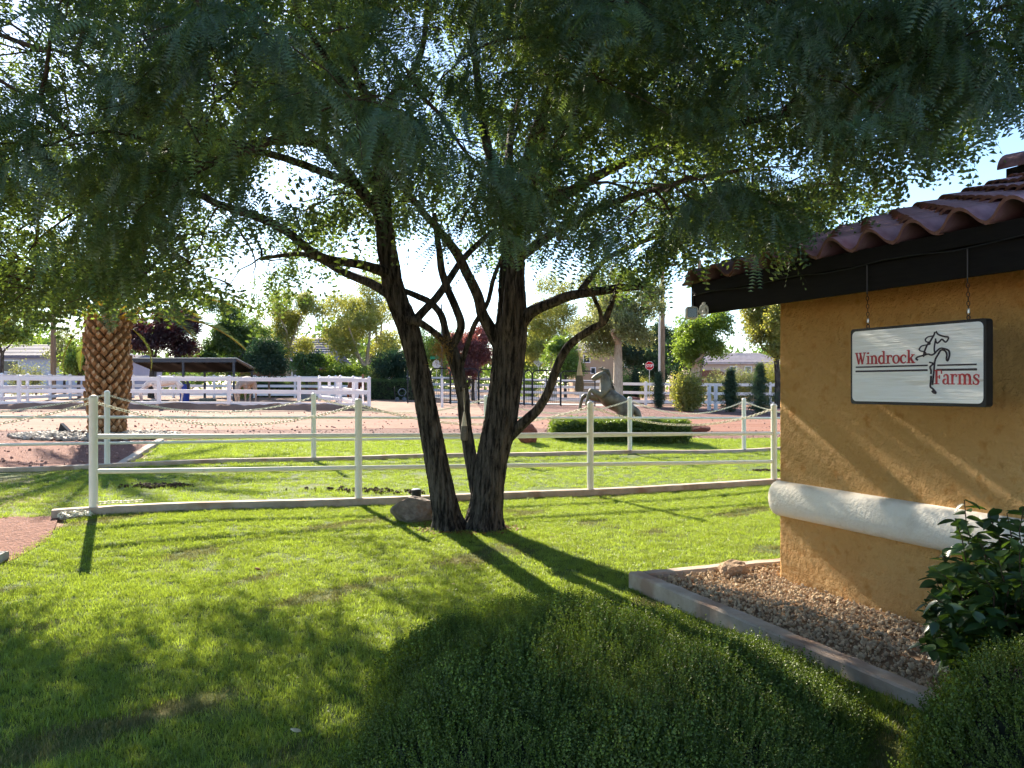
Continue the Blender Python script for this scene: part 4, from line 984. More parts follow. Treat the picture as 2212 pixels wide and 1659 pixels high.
p = W(952, 742, 9.05); dc = thing('dry_clump', 'ragged yellowish dry plant clump stuck by the fork of the middle trunk', 'plant clump', (p.x, p.y, p.z))
P = []; mb = MB(); rr = random.Random(8)
for i in range(260):
    a = Vector((rr.gauss(0, .05), rr.gauss(0, .04), rr.gauss(-.07, .07))); d = Vector((rr.gauss(0, 1), rr.gauss(0, 1), rr.gauss(-.6, 1))).normalized()*rr.uniform(.04, .10)
    mb.tube([a, a+d*.5+Vector((0, 0, -.008)), a+d], [.003, .0022, .001], 3, cap=False)
mb.build('dry_stems', M['drystick'], dc)['kind'] = 'stuff'

# ------------------------------------------------------------------ low shrubs
def sprig(seed, h=0.095):
    r = np.random.default_rng(seed); V = []; Tq = []; n = 0
    for s in range(5):
        base = np.array([r.normal(0, .026), r.normal(0, .026), -.035]); lean = np.array([r.normal(0, .30), r.normal(0, .30), 1.0]); lean /= np.linalg.norm(lean); hh = h*r.uniform(.55, 1.2)
        m = 15
        for j in range(m):
            f = (j+.3)/m; p = base+lean*hh*f; a = j*2.4+r.uniform(0, 1); ll = .0125*(1-.45*f)*r.uniform(.8, 1.2)
            d = np.array([math.cos(a), math.sin(a), 0])*.62+lean*.8; d /= np.linalg.norm(d); sd = np.cross(d, lean); sd /= np.linalg.norm(sd)+1e-6
            V.extend([p, p+d*ll*.5+sd*.0034, p+d*ll, p+d*ll*.5-sd*.0034]); Tq += [(n, n+1, n+2), (n, n+2, n+3)]; n += 4
    return np_mesh('sprig', np.array(V), np.array(Tq), [M['groundcover']])
sgs = [source('sprig', sprig(60+i)) for i in range(4)]
def mound(name, label, cx, cy, rx, ry, h, n, pw=0.62, rot=0.0, scale=1.0):
    t = thing(name, label, 'shrub', (cx, cy, float(T(cx, cy))))
    def hz(u, v):
        e = np.sqrt(u*u+v*v); a = np.arctan2(v, u)
        return h*np.maximum(0, 1-e**2.2)**pw+0.10*h*np.sin(5*u+2)*np.sin(6*v)*(1-e)+0.06*h*np.sin(13*u)*np.sin(11*v+1)
    g = np.linspace(0, 1, 24); a = np.linspace(0, 2*np.pi, 64, endpoint=False); GR, A = np.meshgrid(np.sin(g*np.pi/2), a, indexing='ij')
    wob = 1+.07*np.sin(3*A+cx*5)+.05*np.sin(5*A+1)
    U, Vv = GR*np.cos(A), GR*np.sin(A)
    Z = hz(U, Vv)-.045
    P = np.stack([U*rx*wob*.97, Vv*ry*wob*.97, Z], -1).reshape(-1, 3); k = 64
    i = np.arange(23)[:, None]*k; j = np.arange(k)[None]; q = np.stack([i+j, i+(j+1) % k, i+k+(j+1) % k, i+k+j], -1).reshape(-1, 4)
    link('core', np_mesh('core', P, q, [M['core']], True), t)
    # area-even points on the dome
    rad = np.sqrt(RNG.random(n*3)); a = RNG.uniform(0, 2*np.pi, n*3); u, v = rad*np.cos(a), rad*np.sin(a)
    ee = 1e-3; sx = (hz(u+ee, v)-hz(u-ee, v))/(2*ee*rx); sy = (hz(u, v+ee)-hz(u, v-ee))/(2*ee*ry)
    sl = np.sqrt(1+sx*sx+sy*sy); keep = RNG.random(n*3) < np.minimum(1, sl/np.percentile(sl, 97)); idx = np.nonzero(keep)[0][:n]
    u, v, sx, sy, a = u[idx], v[idx], sx[idx], sy[idx], a[idx]
    wob = 1+.07*np.sin(3*a+cx*5)+.05*np.sin(5*a+1)
    z = hz(u, v); N = np.stack([-sx, -sy, np.ones_like(sx)], -1); N /= np.linalg.norm(N, axis=1)[:, None]
    D = N*.5+np.array([0, 0, .7]); D += RNG.normal(0, .18, D.shape); D /= np.linalg.norm(D, axis=1)[:, None]
    # euler from direction: yaw then tilt about y, then free spin folded into yaw noise
    th = np.arccos(np.clip(D[:, 2], -1, 1)); ph = np.arctan2(D[:, 1], D[:, 0])
    R = np.stack([np.zeros_like(th), th, ph], -1)
    scatter('foliage', np.stack([u*rx*wob, v*ry*wob, z-.012+RNG.normal(0, .012, len(u))], -1), R, np.clip(RNG.lognormal(0, .17, len(u)), .6, 1.6)*scale*(1+.25*np.sin(u*7+1)*np.sin(v*6)), sgs, t, kind='stuff')
    return t
mound('groundcover_shrub', 'broad low dark green shrub mound on the lawn before the planter kerb', 0.37, 3.95, 1.17, 1.45, 0.40, 8500, scale=1.05)
mound('groundcover_shrub', 'smaller round green shrub overhanging the planter kerb', 2.22, 2.88, .66, .80, 0.70, 3300, 0.55, scale=1.05)

# glossy shrub beside the wall: stems and leaves
def gloss_leaf_mesh():
    V = []; n = 6
    L, wd = 0.085, 0.023
    for i in range(n+1):
        t = i/n; w = wd*math.sin(math.pi*min(1, t**.8))**.8 if 0 < t < 1 else 0.0006
        x = L*t; z = -0.012*t*t
        V += [(x, -w, z+.35*w), (x, 0, z), (x, w, z+.35*w)]
    Fq = []
    for i in range(n):
        a = i*3; Fq += [(a, a+1, a+4, a+3), (a+1, a+2, a+5, a+4)]
    return np_mesh('leaf', np.array(V), np.array(Fq), [M['glossleaf']], True)
glm = gloss_leaf_mesh()
gs = thing('glossy_shrub', 'dark glossy leaved shrub growing against the ochre wall', 'shrub', (2.30, 3.75, 0.03)); GO = np.array([2.30, 3.75, 0.03])
r = np.random.default_rng(31); tips = []
def gstem(tip, base=(0, 0, 0)):
    tip = np.array(tip); base = np.array(base, float); m = 9; t = np.linspace(0, 1, m)[:, None]
    P = base*(1-t)+tip*t; P[:, 2] += 0.16*np.sin(t[:, 0]*np.pi)*np.linalg.norm(tip[:2]); P[1:] += r.normal(0, .012, (m-1, 3)); return P
stems = []
for i in range(80):
    a = r.uniform(0, 2*np.pi); e = math.sqrt(r.random()); x, y = .40*e*math.cos(a), .36*e*math.sin(a); z = .28+.72*math.sqrt(max(0, 1-e*e))*r.uniform(.45, 1.0)
    if np.dot([x+GO[0]-WC[0], y+GO[1]-WC[1]], WN) > -.10: continue
    stems.append((x, y, z))
def at_px(px, py, D): w = W(px, py, D); return np.array(w)-GO
for (px, py, D) in [(2072, 1080, 3.75), (2050, 1120, 3.7), (2120, 1150, 3.6), (2190, 1110, 3.7), (2212, 1095, 3.6), (2030, 1190, 3.6), (2012, 1290, 3.5), (2022, 1345, 3.45), (2008, 1400, 3.4), (2040, 1240, 3.5), (2090, 1310, 3.4), (2140, 1250, 3.4), (2180, 1330, 3.3), (2060, 1380, 3.4), (2160, 1200, 3.35), (2200, 1250, 3.35), (2110, 1220, 3.5), (2130, 1340, 3.35), (2205, 1180, 3.4)]:
    stems.append(tuple(at_px(px, py, D)))
LV = []
for s in stems:
    P = gstem(s, (r.normal(0, .06), r.normal(0, .06), 0)); mb = MB(); mb.tube([tuple(q) for q in P], list(np.linspace(.007, .002, len(P))), 5); mb.build('stem', M['twigbark'], gs)
    for j in range(44):
        t = 0.18+.82*(j/43)**.9; k = min(len(P)-2, int(t*(len(P)-1))); f = t*(len(P)-1)-k; p = P[k]*(1-f)+P[k+1]*f
        d = P[k+1]-P[k]; yaw = math.atan2(d[1], d[0])+j*2.4+r.normal(0, .3); LV.append((p, (r.normal(0, .35), r.normal(-.15, .45), yaw), r.uniform(.7, 1.15)))
dist = np.array([np.linalg.norm(np.array(l[0])+GO-np.array([0, 0, CAMZ])) for l in LV]); px_ = np.array([CX+F*(l[0][0]+GO[0])/(l[0][1]+GO[1]) for l in LV])
rank = np.argsort(dist+np.where(px_ > 2230, 5, 0)); big = set(rank[:300].tolist())
for i in big:
    p, e, s = LV[i]; link('leaf', glm, gs, tuple(p), e, (s, s, s))
rest = [LV[i] for i in range(len(LV)) if i not in big]
fo = scatter('foliage', [l[0] for l in rest], [l[1] for l in rest], [l[2] for l in rest], [source('leaf', glm)], gs); fo['kind'] = 'stuff'

# ------------------------------------------------------------------ grass
def tuft(seed, m, hmin, hmax, nb, spread):
    r = np.random.default_rng(seed); V = []; Q = []; n = 0
    for i in range(nb):
        b = np.array([r.normal(0, spread), r.normal(0, spread), -.004]); a = r.uniform(0, 6.28); h = r.uniform(hmin, hmax); w = r.uniform(.0012, .0021); bend = r.uniform(.2, .9)*h
        d = np.array([math.cos(a), math.sin(a), 0]); s = np.array([-d[1], d[0], 0])*w
        p1 = b+d*bend*.3+np.array([0, 0, h*.6]); p2 = b+d*bend+np.array([0, 0, h*r.uniform(.8, 1.0)])
        V += [b-s, b+s, p1+s*.8, p1-s*.8, p2]; Q += [(n, n+1, n+2), (n, n+2, n+3), (n+3, n+2, n+4)]; n += 5
    return np_mesh('grass_tuft', np.array(V), np.array(Q), [m])
gt = [source('grass_tuft', tuft(80+i, M['grass'], .016, .040, 40, .035)) for i in range(4)]
gt2 = [source('grass_tuft', tuft(95+i, M['drygrass'], .014, .034, 30, .035)) for i in range(3)]
gd = [source('grass_tuft', tuft(90+i, M['drygrass'], .015, .04, 26, .05)) for i in range(3)]
def in_poly(p, poly):
    x, y = p[:, 0], p[:, 1]; c = np.zeros(len(p), bool); n = len(poly); j = n-1
    for i in range(n):
        xi, yi = poly[i]; xj, yj = poly[j]
        c ^= ((yi > y) != (yj > y)) & (x < (xj-xi)*(y-yi)/(yj-yi+1e-12)+xi); j = i
    return c
def frame_pts(n, y0, y1, margin=160):
    """points on the land that the photograph could see, evenly dense"""
    y = np.sqrt(RNG.uniform(y0*y0, y1*y1, n)); u = RNG.uniform(-CX-margin, CX+margin, n)/F; return np.c_[u*y, y]
def nz(p, s, k): return np.sin(p[:, 0]*s+k)*np.sin(p[:, 1]*s*1.1-k*2)+.6*np.sin(p[:, 0]*s*2.3-p[:, 1]*s*1.7+k*3)
def grass(name, label, pts, src, sc0, sc1):
    R = rand_rot(len(pts), .12); z = T(pts[:, 0], pts[:, 1])+.004
    o = scatter(name, np.c_[pts, z], R, RNG.uniform(sc0, sc1, len(pts)), src, kind='stuff'); setp(o, label, 'grass')
lawn_poly = [(-9, 2.0), (-5.2, 4.5), (-4.75, 6.2), (-4.5, 7.2), (-4.7, 8.3), (-4.95, 9.3), tuple(NF0+nfd*.1+(0, -.1)), tuple(NF0+nfd*13+(0, -.1)), (12, 12), (9, 2.0)]
p = frame_pts(60000, 3.0, 13.4)
ok = in_poly(p, lawn_poly)
q = p-KC; ok &= ~((q@WN > -.075) & (q@WD > -.085))
ok &= ~(((p[:, 0]-.37)/1.05)**2+((p[:, 1]-3.95)/1.32)**2 < 1)
for (cx, cy, cr_) in ((tb.x+.08, tb.y+.1, .26), (tb.x-.36, tb.y+.12, .18)): ok &= np.hypot(p[:, 0]-cx, p[:, 1]-cy) > cr_
near = p[:, 1] < 7
ok &= RNG.random(len(p)) < np.where(near, 1.0, .75)
p = p[ok]; print('near tufts', len(p))
dryp = (nz(p, 2.1, 1.9)+.5*nz(p, 5.3, .4) > 1.30-.5*RNG.random(len(p)))
grass('grass', 'short sunlit lawn grass around the big tree', p[~dryp], gt, .75, 1.2)
grass('grass', 'dry straw coloured patches in the lawn around the big tree', p[dryp], gt2, .8, 1.1)
p = frame_pts(26000, 9.3, 21)
s = (p-NF0)@np.array([-nfd[1], nfd[0]]); s2 = (p-FF0)@np.array([-ffd[1], ffd[0]])
ok = (s > .12) & (s2 < -.12) & (p[:, 0] > -7.8+0.0*p[:, 1]) & ((p-NF0)@nfd > -2.6) & (nz(p, 1.6, .7) < .95+.5*RNG.random(len(p)))
dirt = np.exp(-((s-.55)/.35)**2)*(p[:, 0] > -3.6); ok &= RNG.random(len(p)) > dirt*.75
p2 = p[ok]; print('mid tufts', len(p2)); grass('grass', 'patchy lawn grass between the two pipe fences', p2, gt, 1.0, 1.4)
ok = (p[:, 0] < -5.2) & (p[:, 1] > 9.8) & ((p-NF0)@nfd < -.3) & (s2 < -.15) & (RNG.random(len(p)) < .8)
grass('grass', 'thin dry grass left of the first near post', p[ok], gd, .8, 1.2)
p = frame_pts(22000, 14.5, 24); s2 = (p-FF0)@np.array([-ffd[1], ffd[0]])
ok = in_poly(p, [tuple(FF0+ffd*.3+(0, .15)), tuple(FF0+ffd*18+(0, .15)), (13, 23.9), (6, 22.5), (2, 22.2), (-3, 21.5), (-8.2, 19.5)])
p = p[ok]; print('far tufts', len(p)); grass('grass', 'sunny lawn grass between the far pipe fence and the dirt road', p, gt, 1.4, 1.9)
# litter on the lawn
def small_leaf(name, px, py, m, s, label, ro):
    q = GP(px, py); o = link(name, stone_mesh(name, int(px), m, 2, .35, .3)); o.location = (q.x, q.y, q.z+.045); o.scale = (s, s*.7, s*.6); o.rotation_euler = ro; setp(o, label, 'leaf')
small_leaf('fallen_leaf', 556, 1240, M['deadleaf'], .028, 'curled brown dead leaf lying on the sunlit lawn', (.4, .2, .3))
small_leaf('fallen_leaf', 640, 1598, M['paleleaf'], .030, 'pale yellow fallen leaf on the shaded lawn', (.2, .3, 1))
small_leaf('fallen_leaf', 1785*.5486, 1273, M['paleleaf'], .022, 'small pale fallen leaf on the lawn below the trunks', (.1, .2, 2))
# dug soil clods between the fences
csrc = [source('clod', stone_mesh('clod', 200+i, M['clod'], 1, .7)) for i in range(3)]
for lb, px, py, n, sx, sy in (('dark heap of soil clods on the grass between the fences', 345, 1052, 160, .55, .18), ('crumbled dark soil on the verge beside the house corner', 1660, 1018, 50, .35, .12), ('scattered dark soil on the verge behind the boulder', 800, 1062, 120, 1.0, .2)):
    c = GP(px, py); x = RNG.normal(c.x, sx*.45, n); y = RNG.normal(c.y, sy*.6, n)
    o = scatter('soil_clods', np.c_[x, y, T(x, y)+.02], RNG.uniform(0, 6, (n, 3)), RNG.uniform(.012, .045, n), csrc, kind='stuff'); setp(o, lb, 'soil')
# ------------------------------------------------------------------ palm
pp0 = GP(233, 943); palm = thing('date_palm', 'thick date palm trunk covered in cut leaf bases', 'palm tree', pp0); PS = pp0.y/F   # metres per measured pixel
PHt = 255*PS; 
def prad(t): return (39+3*math.sin(t*3.0)+5*t)*PS*0.88
mb = MB(); mb.lathe([(prad(i/14)*.93, PHt*i/14-.1) for i in range(15)], 28); mb.build('trunk', M['palmcore'], palm, True)
def boot_mesh():
    # diamond leaf base: body plus a blunt cut face, outwards = -y
    mb = MB(); a, h = .105, .10
    base = [(-a, 0.03, 0), (0, 0.03, -h), (a, 0.03, 0), (0, .03, h*1.1)]
    mid = [(-a*.86, -.045, .0), (0, -.03, -h*.8), (a*.86, -.045, .0), (0, -.06, h*.95)]
    tip = [(-a*.48, -.095, .045), (0, -.085, -.012), (a*.48, -.095, .045), (0, -.085, .10)]
    vs = base+mid+tip
    mb.add(vs, [(i, (i+1) % 4, 4+(i+1) % 4, 4+i) for i in range(4)]+[(4+i, 4+(i+1) % 4, 8+(i+1) % 4, 8+i) for i in range(4)])
    mb.cur = 1; b = 0; mb.f.append((8, 9, 10, 11)); mb.m.append(1)
    return mb.mesh('leaf_base', [M['boot'], M['bootcut']])
bmsh = boot_mesh(); rr = random.Random(4); rows, per = 22, 13
for i in range(rows):
    for j in range(per):
        t = (i+.5)/rows; a = 2*math.pi*(j+.5*(i % 2))/per+.05+rr.uniform(-.02, .02); R = prad(t)*.95
        k = (2*math.pi*R/per)/.21*1.0; fl = 1.0 if t > .25 else .55
        o = link('leaf_base', bmsh, palm, (R*math.sin(a), -R*math.cos(a), PHt*t), (rr.uniform(-.35, .2), rr.uniform(-.3, .3), a+rr.uniform(-.04, .04)), (k*rr.uniform(.78, 1.08), fl*rr.uniform(.8, 1.7), PHt/rows/.105*rr.uniform(.75, 1.08)))
def frond_mesh(seed):
    r = np.random.default_rng(seed); L = 3.4; V = []; Q = []; mi = []; n = 0
    def pos(t): return np.array([L*t*(1-.10*t), 0.0, .25*L*t*.0-.62*t*t*t*L*.55])
    m = 16
    for i in range(m):
        t0, t1 = i/m, (i+1)/m; w0, w1 = .055*(1-t0)**.8+.004, .055*(1-t1)**.8+.004; p, q = pos(t0), pos(t1)
        for s in (-1, 1):
            V += [p+[0, s*w0, .02], p+[0, 0, -.02], q+[0, 0, -.02], q+[0, s*w1, .02]]; Q.append((n, n+1, n+2, n+3)); mi.append(1); n += 4
    for i in range(70):
        t = .16+.84*i/69; p = pos(t); d = pos(min(1, t+.02))-pos(t-.02); d /= np.linalg.norm(d); ll = .50*math.sin(math.pi*min(1, .18+t*.8))**.7*(.35 if t < .24 else 1)
        for s in (-1, 1):
            dr = d*.62+np.array([0, s*.72, r.uniform(.05, .35)]); dr /= np.linalg.norm(dr); tip = p+dr*ll+np.array([0, 0, -.10*ll]); wv = np.array([-dr[1]*s*0+d[0]*.012, 0, .010])
            V += [p-d*.013, p+d*.013, tip, (p+tip)/2+np.array([0, 0, .01])-d*.012]; Q.append((n, n+1, n+2, n+3)); mi.append(0); n += 4
    return np_mesh('frond', np.array(V), np.array(Q), [M['palmleaf'], M['petiole']], False, mi)
fm = [frond_mesh(i) for i in range(3)]
for i in range(34):
    a = i*2.39996; el = .15+1.15*((i*7) % 34)/34
    R0 = prad(1)*.6*(1-el/2)
    link('frond', fm[i % 3], palm, (R0*math.cos(a), R0*math.sin(a), PHt-.12+.18*el), (rr.uniform(-.2, .2), -el, a), (1, 1, 1))
# dead fronds hanging
for i, a in enumerate((2.7, 3.4, 0.2)):
    link('dry_frond', fm[i], palm, (prad(1)*.9*math.cos(a), prad(1)*.9*math.sin(a), PHt-.1), (0, .75, a), (.42, .42, .42))
# pebbles round the palm
psrc = [source('pebble', stone_mesh('pebble', 300+i, M['pebble'], 2, .6, .1)) for i in range(4)]
a = RNG.uniform(0, 6.28, 1500); e = np.sqrt(RNG.uniform(.10, 1, 1500)); x = pp0.x+e*2.1*np.cos(a)-.2; y = pp0.y+e*1.25*np.sin(a)-.1
pbl = scatter('pebbles', np.c_[x, y, T(x, y)+.03+.10*(1-e)], RNG.uniform(0, 6, (1500, 3))*[.15, .15, 1], RNG.uniform(.04, .085, 1500), psrc, kind='stuff'); setp(pbl, 'pale river pebbles ringing the foot of the palm', 'pebbles')
p = GP(139, 941); lt = thing('path_light', 'small black wedge light among the palm pebbles', 'lamp', (p.x, p.y, p.z+.06)); mb = MB(); mb.prism([(-.13, -.08, 0), (.16, -.08, .04), (-.06, -.08, .26)], (0, .16, 0)); mb.build('hood', M['blackmetal'], lt)

# ------------------------------------------------------------------ generic foliage
def leaf_clump(name, seed, m, n=10, spread=.13, L=.085, wd=.05):
    r = np.random.default_rng(seed); V = []; Q = []; k = 0
    for i in range(n):
        c = r.normal(0, spread, 3); d = r.normal(0, 1, 3); d[2] -= .5; d /= np.linalg.norm(d); s = np.cross(d, r.normal(0, 1, 3)); s /= np.linalg.norm(s); l = L*r.uniform(.7, 1.3)
        V += [c+s*wd*.6, c-s*wd*.6, c+d*l]; Q.append((k, k+1, k+2)); k += 3
    return np_mesh(name, np.array(V), np.array(Q), [m])
LC = {}
def clump(mk, L=.085, wd=.055, n=10, spread=.14):
    key = (mk, L, wd, n)
    if key not in LC: LC[key] = [source('leaf_clump', leaf_clump('leaf_clump', 500+i+len(LC)*7, M[mk], n, spread, L, wd)) for i in range(3)]
    return LC[key]
def blobs(lobes, n, hollow=.35):
    """points in a set of ellipsoids (x,y,z,rx,ry,rz), thicker near the surface, uneven"""
    L = np.array(lobes, float); v = L[:, 3]*L[:, 4]*L[:, 5]; k = RNG.choice(len(L), n, p=v/v.sum())
    d = RNG.normal(0, 1, (n, 3)); d /= np.linalg.norm(d, axis=1)[:, None]; r = RNG.uniform(hollow**3, 1, n)**(1/3)
    r *= 1+.14*np.sin(d[:, 0]*6+L[k, 0])*np.sin(d[:, 2]*7+k)+.08*np.sin(d[:, 1]*13+k)
    return L[k, :3]+d*r[:, None]*L[k, 3:]
def tree_at(name, label, mk, px, D, ytop, ybot, rpx, n, trunk_y=None, trunk_r=.1, cx=None, bark='bark', fork=3, leafL=.11, nl=7, seed=0, ybase=None, group=None, cat='tree', cs=1.0, hollow=.3, tpx=None):
    """crown between two measured heights, rpx wide each side of px; trunk down to the land"""
    base = G(tpx if tpx is not None else px, D); t = thing(name, label, cat, base, 0, group); r = np.random.default_rng(seed+int(px)); s = D/F
    cz = CAMZ+(YH-(ytop+ybot)/2)*s; rz = (ybot-ytop)/2*s; rx = rpx*s; cxw = (px-CX)*s
    lobes = [(cxw, D, cz, rx*.46, rx*.46, rz*.5)]
    nl = 18
    for i in range(nl):
        a = 2.39996*i+r.uniform(-.5, .5); e = r.uniform(.35, .98); q = r.uniform(.17, .36); zz = r.uniform(-.85, .85); e *= math.sqrt(max(.1, 1-zz*zz))*1.1
        lobes.append((cxw+rx*e*math.cos(a), D+rx*e*math.sin(a), cz+rz*zz, rx*q, rx*q, rz*q*.9))
    P = blobs(lobes, n, hollow)-np.array(base)
    realise('crown', P, RNG.uniform(0, 6.28, (n, 3)), RNG.uniform(.7, 1.4, n)*cs, clump(mk, leafL, leafL*.62), t)
    # trunk and limbs
    fk = (CAMZ+(YH-(trunk_y if trunk_y else ybot-5))*s)-base.z; cwx = cxw-base.x
    top = np.array([cwx*.25, 0, fk]); mb = MB()
    mb.tube([(0, 0, -.1), (r.normal(0, .03), 0, fk*.5), tuple(top)], [trunk_r*1.25, trunk_r, trunk_r*.85], 9); mb.build('trunk', M[bark], t, True)
    for i in range(fork):
        l = lobes[1+i % nl] if fork > 1 else lobes[0]; e = np.array(l[:3])-np.array(base); e = top+(e-top)*r.uniform(.7, 1.0)
        mid = (top+e)/2+r.normal(0, .12*np.linalg.norm(e-top), 3); mb = MB()
        mb.tube([tuple(top-[0, 0, .1]), tuple(top*.6+mid*.4), tuple(mid), tuple(e)], [trunk_r*.62, trunk_r*.5, trunk_r*.36, trunk_r*.1], 7); mb.build('limb', M[bark], t, True)
    return t

tree_at('leafy_tree', 'green tree at the frame edge above the lavender wall', 'midgreen', 5, 42, 655, 765, 58, 1500, bark='bark', seed=1)
tree_at('purple_plum_tree', 'dark purple leaved tree behind the shade shelter', 'purple', 350, 50, 668, 782, 84, 3600, trunk_r=.16, seed=2, tpx=326)
tree_at('leafy_tree', 'dense green tree between the purple tree and the clipped round tree', 'darkgreen', 495, 54, 648, 806, 74, 4200, trunk_r=.14, seed=3)
tree_at('clipped_round_tree', 'dark clipped round tree beside the shade shelter', 'evergreen', 583, 47, 738, 808, 47, 2200, trunk_r=.06, bark='woodpole', seed=4, leafL=.08, fork=2, hollow=.5)
tree_at('yellow_green_tree', 'light yellow green tree with pale trunk before the grey roof', 'yellowgreen', 618, 60, 628, 775, 66, 2300, trunk_y=760, trunk_r=.20, bark='palebark', seed=5, fork=5, tpx=622)
tree_at('yellow_green_tree', 'large pale yellow green tree with forked trunk behind the pen', 'yellowgreen', 780, 58, 600, 778, 100, 3600, trunk_y=792, trunk_r=.26, bark='palebark', seed=6, fork=6, tpx=795)
tree_at('clipped_round_tree', 'dark clipped round tree over the hose cart, half behind the leaning trunk', 'evergreen', 846, 49, 762, 818, 40, 1700, trunk_r=.05, bark='woodpole', seed=7, leafL=.08, fork=2, hollow=.5)
tree_at('maroon_plum_tree', 'maroon leaved tree standing behind the black kennel panels', 'maroon', 1022, 50, 706, 818, 47, 3000, trunk_y=828, trunk_r=.10, seed=8, fork=5, leafL=.09)
tree_at('yellow_green_tree', 'yellow green tree with pale leaning trunk right of the thick trunk', 'yellowgreen', 1180, 62, 600, 785, 84, 2900, trunk_y=740, trunk_r=.22, bark='palebark', seed=9, fork=5, tpx=1196)
tree_at('grey_trunk_tree', 'tall grey green tree with straight grey trunk behind the horse statue', 'greygreen', 1335, 46, 585, 775, 100, 3800, trunk_y=740, trunk_r=.26, bark='palebark', seed=10, fork=5)
tree_at('forked_tree', 'green tree with stout pale forked trunk by the white fence', 'midgreen', 1512, 47, 655, 785, 76, 2200, trunk_y=795, trunk_r=.30, bark='palebark', seed=11, fork=4, tpx=1500)
tree_at('leafy_tree', 'bright green tree beside the house corner', 'yellowgreen', 1668, 42, 610, 775, 72, 2600, trunk_r=.15, seed=12, tpx=1680)
tree_at('evergreen_tree', 'dark evergreen behind the stop sign', 'evergreen', 1372, 78, 715, 828, 46, 1900, trunk_r=.12, seed=13, leafL=.13)
tree_at('evergreen_tree', 'tall dark evergreen beside the utility pole', 'evergreen', 1432, 80, 700, 828, 50, 2100, trunk_r=.12, seed=14, leafL=.13)
tree_at('evergreen_tree', 'dark evergreen behind the forked pale trunk', 'evergreen', 1490, 63, 712, 828, 46, 1800, trunk_r=.12, seed=15, leafL=.13)
tree_at('leafy_tree', 'mid green tree behind the maroon tree and the diamond sign', 'midgreen', 1125, 70, 740, 835, 52, 1400, seed=16)
tree_at('leafy_tree', 'dark tree behind the street name sign', 'darkgreen', 935, 82, 690, 830, 58, 1900, seed=17)
tree_at('leafy_tree', 'olive bushy tree in front of the brown brick house', 'midgreen', 735, 57, 772, 832, 58, 1300, seed=18)
tree_at('leafy_tree', 'bushy tree between the pale trunk and the brick house', 'darkgreen', 662, 56, 765, 828, 40, 1000, seed=19)
tree_at('leafy_tree', 'green tree beside the far utility pole left of the palm', 'midgreen', 172, 50, 735, 812, 36, 1200, seed=20)
tree_at('thin_tree', 'sparse pale tree behind the far utility pole', 'greygreen', 140, 66, 700, 810, 36, 500, seed=21)
tree_at('leafy_tree', 'green tree right of the kennel under the branch', 'midgreen', 1222, 56, 735, 822, 42, 1500, seed=22)
def shrub_at(name, label, mk, px, D, ytop, rpx, n, depth=1.0, leafL=.09, hollow=.4, cat='shrub'):
    b = G(px, D); s = D/F; h = CAMZ+(YH-ytop)*s-b.z; rx = rpx*s; t = thing(name, label, cat, b)
    lob = [(0, 0, h*.5, rx*.8, rx*.8*depth, h*.5)]+[(rx*.45*math.cos(a), rx*.45*depth*math.sin(a), h*(.42+.12*math.sin(a*3)), rx*.5, rx*.5*depth, h*.42) for a in (0.3, 1.7, 2.9, 4.2, 5.3)]
    P = blobs(lob, n, hollow); P = P[P[:, 2] > .02]
    realise('foliage', P, RNG.uniform(0, 6.28, (len(P), 3)), RNG.uniform(.6, 1.2, len(P)), clump(mk, leafL, leafL*.6), t)
    mb = MB()
    for a in (0, 1.3, 2.5, 3.8, 5.0): mb.tube([(0, 0, -.05), (rx*.2*math.cos(a), rx*.2*math.sin(a), h*.35), (rx*.5*math.cos(a), rx*.5*math.sin(a), h*.7)], [.03, .022, .008], 6)
    mb.build('stem', M['twigbark'], t, True); return t
shrub_at('pale_shrub', 'bright pale green shrub in the gravel beyond the far fence', 'yellowgreen', 1486, 37.5, 803, 36, 900, leafL=.10, hollow=.2)
shrub_at('round_shrub', 'yellow green shrub under the stop sign', 'yellowgreen', 1388, 72, 814, 24, 500)
shrub_at('hedge_shrub', 'dark green hedge block behind the white fence', 'darkgreen', 1350, 57, 805, 30, 900)
shrub_at('column_shrub', 'narrow dark column shrub left of the stop sign', 'evergreen', 1373, 56.5, 790, 8, 500)
shrub_at('column_shrub', 'narrow dark column shrub left of the arched gate', 'evergreen', 1461, 60, 786, 7, 350)
shrub_at('desert_shrub', 'yellowish desert shrub behind the young pines', 'greygreen', 1600, 50, 792, 45, 700)
shrub_at('desert_shrub', 'tall pale desert shrub beside the house corner', 'yellowgreen', 1668, 48, 775, 40, 800)
shrub_at('desert_shrub', 'bushy pale shrub in front of the arched gate', 'greygreen', 1545, 54, 800, 26, 500)
shrub_at('low_shrub', 'yellow green shrub beside the shade shelter corner', 'yellowgreen', 527, 46, 800, 18, 350)
shrub_at('low_shrub', 'yellowish shrub by the pen corner, left of the leaning trunk', 'yellowgreen', 812, 50, 790, 24, 500)
shrub_at('low_shrub', 'bright shrub behind the kennel beside the street sign', 'yellowgreen', 905, 54, 800, 20, 400)
shrub_at('low_shrub', 'light green shrub under the diamond sign', 'midgreen', 1145, 55, 800, 28, 500)
shrub_at('dry_shrub', 'dry tan shrub before the lavender house wall', 'greygreen', 40, 52, 778, 22, 260)
shrub_at('dry_shrub', 'small dry tan shrub left of the far utility pole', 'greygreen', 78, 52, 785, 18, 220)
